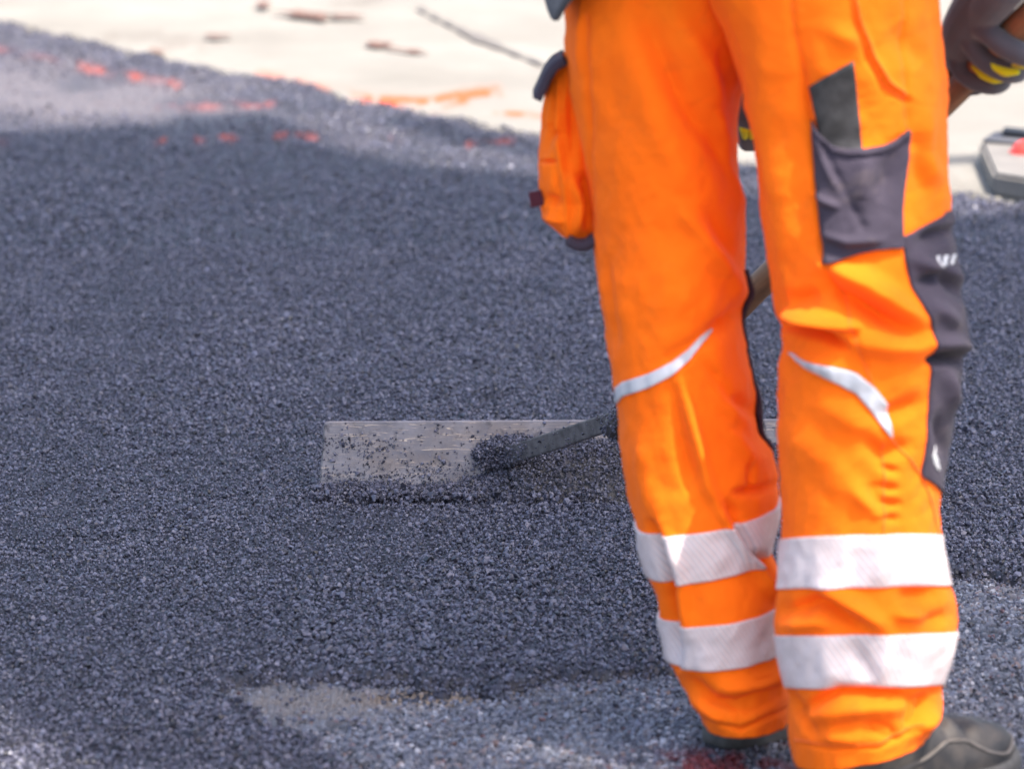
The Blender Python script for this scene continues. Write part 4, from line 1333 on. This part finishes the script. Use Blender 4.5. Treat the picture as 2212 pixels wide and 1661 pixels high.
# boots -----------------------------------------------------------------
def boot(heel, ang, length=0.305):
    """heel: ground point at the back of the heel; ang: direction of the toe (from +X)"""
    fx = np.array([math.cos(ang), math.sin(ang), 0]); sd = np.array([-math.sin(ang), math.cos(ang), 0])
    st = np.linspace(0, 1, 46)
    wid = np.interp(st, [0, .04, .12, .3, .45, .62, .75, .88, .96, 1.0], [.012, .028, .036, .036, .038, .048, .051, .045, .030, .008])
    hgt = np.interp(st, [0, .03, .10, .28, .40, .52, .62, .72, .84, .93, .98, 1.0], [.07, .12, .135, .135, .120, .097, .083, .076, .072, .062, .045, .030])
    # creases over the ball of the foot
    hgt = hgt - 0.009 * np.exp(-((st - .585) / .02) ** 2) + .006 * np.exp(-((st - .53) / .025) ** 2) - .007 * np.exp(-((st - .69) / .016) ** 2) + .006 * np.exp(-((st - .64) / .02) ** 2) + .004 * np.exp(-((st - .76) / .03) ** 2)
    m = 28
    th_ = np.linspace(0, np.pi, m)
    V = []
    for s, w, h in zip(st, wid, hgt):
        ct, sn = np.cos(th_), np.sin(th_)
        lat = w * np.sign(ct) * np.abs(ct) ** 0.75
        up = 0.022 + (h - 0.022) * np.abs(sn) ** 0.85
        wob = 0.0022 * fbm(th_ * 2.0 + s * 9, th_ * 0 + s * 7, 3, 77)
        V.append(heel + fx * (s * length) + sd * (lat * (1 + wob * 20))[:, None] + np.array([0, 0, 1]) * (up + wob)[:, None])
    V = np.array(V)
    f = [tuple(x) for x in grid_faces(46, m)]
    f.append(tuple(range(m))); f.append(tuple(range(45 * m, 46 * m))[::-1])
    root = link('boot', Acc().add(V.reshape(-1, 3), f).mesh('boot'), BOOT, person)
    # sole
    so_ = []
    out = np.concatenate([np.stack([st * length * 1.02 - 0.003, wid + 0.005], -1), np.stack([(st * length * 1.02 - 0.003)[::-1], -(wid + 0.005)[::-1]], -1)])
    n = len(out)
    lay = [(0.0, 0.96), (0.004, 1.0), (0.022, 1.0), (0.027, 0.97), (0.0275, 0.8)]
    for z_, k in lay:
        so_.append(np.array([heel + fx * (length / 2 + (p[0] - length / 2) * k) + sd * p[1] * k + np.array([0, 0, z_ + 0.004 * max(0, (p[0] / length - .85) / .15) ** 2 * 2]) for p in out]))
    fs = [tuple(x) for x in grid_faces(len(lay), n, True)]
    fs.append(tuple(range(n))[::-1])
    link('sole', Acc().add(np.concatenate(so_), fs).mesh('sole', True), BOOTSOLE, root)
    # raised rubber edge that waves along the side and over the toe
    for side in (-1, 1):
        e = []
        for s in np.linspace(0.12, 0.985, 60):
            w = np.interp(s, st, wid); h = np.interp(s, st, hgt)
            zz_ = np.interp(s, [.12, .3, .46, .56, .66, .76, .86, .93, .985], [.040, .042, .050, .066, .064, .045, .036, .045, .060])
            zz_ = min(zz_, h - 0.002)
            sn = ((zz_ - 0.022) / (h - 0.022)) ** (1 / .85)
            ct = math.sqrt(max(0, 1 - min(sn, 1) ** 2))
            e.append(heel + fx * (s * length) + sd * side * (w * ct ** .75 + 0.0005) + np.array([0, 0, zz_]))
        link('rubber_edge', Acc().add(*tube(smooth_path(e, 60, 2), 0.0024, 8)).mesh('rubber_edge'), BOOTSEAM, root)
    # shaft
    c = heel + fx * 0.065
    link('shaft', Acc().add(*tube(np.array([c + np.array([0, 0, z_]) for z_ in np.linspace(.08, .16, 10)]), np.linspace(.040, .038, 10), 24)).mesh('shaft'), BOOT, root)
    return root


boot(np.array([0.345, 5.075, -0.012]), math.radians(36))
boot(np.array([0.245, 5.345, -0.012]), math.radians(40))


# gloves ----------------------------------------------------------------
def glove(parts, stripes, name='glove'):
    ac = Acc()
    for pts, rad in parts:
        p = smooth_path(np.concatenate([np.asarray(pts, float), np.asarray(rad, float)[:, None]], 1), 26, 3)
        ac.add(*tube(p[:, :3], p[:, 3], 16))
    me = ac.mesh('glove')
    o = link(name, me, GLOVE)
    r = o.modifiers.new('r', 'REMESH'); r.mode = 'VOXEL'; r.voxel_size = 0.0022
    s = o.modifiers.new('s', 'SMOOTH'); s.iterations = 3; s.factor = 0.5
    dg = bpy.context.evaluated_depsgraph_get()
    m2 = bpy.data.meshes.new_from_object(o.evaluated_get(dg))
    m2.polygons.foreach_set('use_smooth', np.ones(len(m2.polygons), dtype=bool))
    o.modifiers.clear(); o.data = m2
    if not m2.materials:
        m2.materials.append(GLOVE)
    o.parent = person
    for pts, rad in stripes:
        p = smooth_path(np.concatenate([np.asarray(pts, float), np.asarray(rad, float)[:, None]], 1), 24, 3)
        link('lime_stripe', Acc().add(*tube(p[:, :3], p[:, 3], 10)).mesh('lime_stripe'), LIME, o)
    return o


def hy(px_, py_):
    """depth of the handle axis near that place"""
    s = ((px_ - 1338) / (2126 - 1338) + (py_ - 914) / (135 - 914)) / 2
    return 6.30 + (5.46 - 6.30) * s


def HP(px_, py_, dy):
    return P(px_, py_, hy(px_, py_) + dy)


parts = [
    # back of the hand and wrist
    ([HP(2165, -80, .03), HP(2140, -20, .025), HP(2110, 30, .015), HP(2086, 70, .01), HP(2072, 120, .012)], [.030, .033, .034, .031, .022]),
    ([HP(2175, -30, .0), HP(2140, 10, -.005), HP(2105, 52, -.006)], [.026, .025, .018]),
    # index, wraps over the front of the handle
    ([HP(2098, 62, -.004), HP(2122, 62, -.024), HP(2142, 78, -.036), HP(2175, 103, -.036), HP(2212, 120, -.03), HP(2240, 130, -.004), HP(2236, 118, .022)], [.0125, .0135, .0140, .0150, .0140, .012, .010]),
    # middle
    ([HP(2080, 66, .0), HP(2094, 86, -.024), HP(2112, 118, -.034), HP(2142, 142, -.034), HP(2178, 158, -.028), HP(2204, 160, -.004), HP(2204, 145, .02)], [.0125, .0130, .0130, .0135, .0135, .012, .010]),
    # ring
    ([HP(2066, 95, .004), HP(2066, 130, -.016), HP(2080, 160, -.028), HP(2110, 176, -.030), HP(2146, 186, -.024), HP(2168, 180, -.002), HP(2166, 168, .02)], [.0125, .0125, .0125, .0135, .0125, .011, .010]),
    # little finger, behind on the far side of the handle
    ([HP(2058, 120, .015), HP(2052, 160, .0), HP(2062, 182, -.012), HP(2086, 190, -.016), HP(2110, 190, .0)], [.011, .011, .0105, .0105, .0095]),
    # thumb lies on the other side
    ([HP(2140, 5, .02), HP(2175, 45, .03), HP(2200, 85, .026), HP(2214, 105, .016)], [.016, .0145, .013, .011]),
]
stripes = [
    ([HP(2134, 131, -.0415), HP(2148, 146, -.0425), HP(2172, 157, -.040), HP(2196, 156, -.032)], [.002, .0055, .006, .004]),
    ([HP(2102, 145, -.0375), HP(2122, 162, -.040), HP(2148, 172, -.037), HP(2170, 171, -.027)], [.002, .0055, .006, .004]),
    ([HP(2188, 141, -.036), HP(2208, 142, -.034), HP(2232, 136, -.026)], [.002, .005, .004]),
]
glove(parts, stripes)
# left hand, hanging in front of the thighs
Yl = 5.62
wr = np.array(LW)
lp = lambda x, y, d=0: P(x, y, Yl + d)
parts = [([lp(1630, 130), lp(1628, 175), lp(1626, 225)], [.030, .033, .034]), ([lp(1650, 165), lp(1640, 210), lp(1640, 240)], [.026, .028, .02])]
stripes = []
for k, x in enumerate((1614, 1628, 1643, 1657)):
    parts.append(([lp(x + 2, 225), lp(x - 2, 262, .0), lp(x - 3, 292, .012), lp(x, 312, .03), lp(x + 3, 305, .045)], [.0125, .012, .0115, .011, .010]))
    stripes.append(([lp(x - 4, 258, -.0105), lp(x - 6, 278, -.008), lp(x - 5, 296, .002)], [.003, .0065, .004]))
parts.append(([lp(1606, 190, .01), lp(1594, 225, .02), lp(1596, 255, .03)], [.016, .014, .012]))
glove(parts, stripes)

# ------------------------------------------------------------------ slab and bits at the far right
def slab_box(name, A, B, C, D_, z0, z1, mat, bev=0.008, **props):
    bm = bmesh.new()
    lo = [bm.verts.new((p[0], p[1], z0)) for p in (A, B, C, D_)]
    hi = [bm.verts.new((p[0], p[1], z1)) for p in (A, B, C, D_)]
    bm.faces.new(lo[::-1]); bm.faces.new(hi)
    for i in range(4):
        bm.faces.new((lo[i], lo[(i + 1) % 4], hi[(i + 1) % 4], hi[i]))
    bmesh.ops.bevel(bm, geom=list(bm.edges), offset=bev, segments=2, affect='EDGES')
    bmesh.ops.recalc_face_normals(bm, faces=bm.faces)
    me = bpy.data.meshes.new(name); bm.to_mesh(me); bm.free()
    return link(name, me, mat, **props)


zt = 0.048
A = G(2146, 374, zt); D2 = G(2116, 304, zt); B_ = G(2420, 420, zt); C_ = G(2380, 330, zt)
slab = slab_box('stone_slab', A, B_, C_, D2, 0.0, zt, SLAB, label='thick pale stone slab lying on the concrete at the right edge', category='slab')
A = G(2122, 306, zt + .003); B_ = G(2380, 326, zt + .003); C_ = G(2360, 300, zt + .003); D2 = G(2150, 289, zt + .003)
slab_box('stone_offcut', A, B_, C_, D2, zt + .001, zt + 0.008, SLABDARK, 0.002, label='thin dark grey stone piece lying on the back of the pale slab', category='stone')
A = G(2164, 294, zt + .01); B_ = G(2300, 308, zt + .01); C_ = G(2298, 298, zt + .01); D2 = G(2168, 286, zt + .01)
slab_box('batten', A, B_, C_, D2, zt + .009, zt + 0.022, BATTEN, 0.003, label='short black batten lying on top of the grey stone piece', category='batten')
c = G(2221, 330, zt)
uq, vq = np.meshgrid(np.linspace(0, np.pi / 2, 12), np.linspace(0, 2 * np.pi, 32, endpoint=False), indexing='ij')
rr_ = 0.036 * np.sin(uq)
V = np.stack([c[0] + rr_ * np.cos(vq), c[1] + rr_ * np.sin(vq), zt + 0.028 * np.cos(uq)], -1)
V2 = np.stack([c[0] + 0.040 * np.cos(vq[0]), c[1] + 0.040 * np.sin(vq[0]), np.full(32, zt + .003)], -1)[None]
V3 = V2.copy(); V3[..., 2] = zt
V = np.concatenate([V, V2, V3])
link('red_cap', Acc().add(V, grid_faces(14, 32, True)).mesh('red_cap'), REDPLAST, label='small rounded red cap lying on the pale slab at the picture edge', category='cap')

scene.render.engine = 'CYCLES'
scene.cycles.use_denoising = True
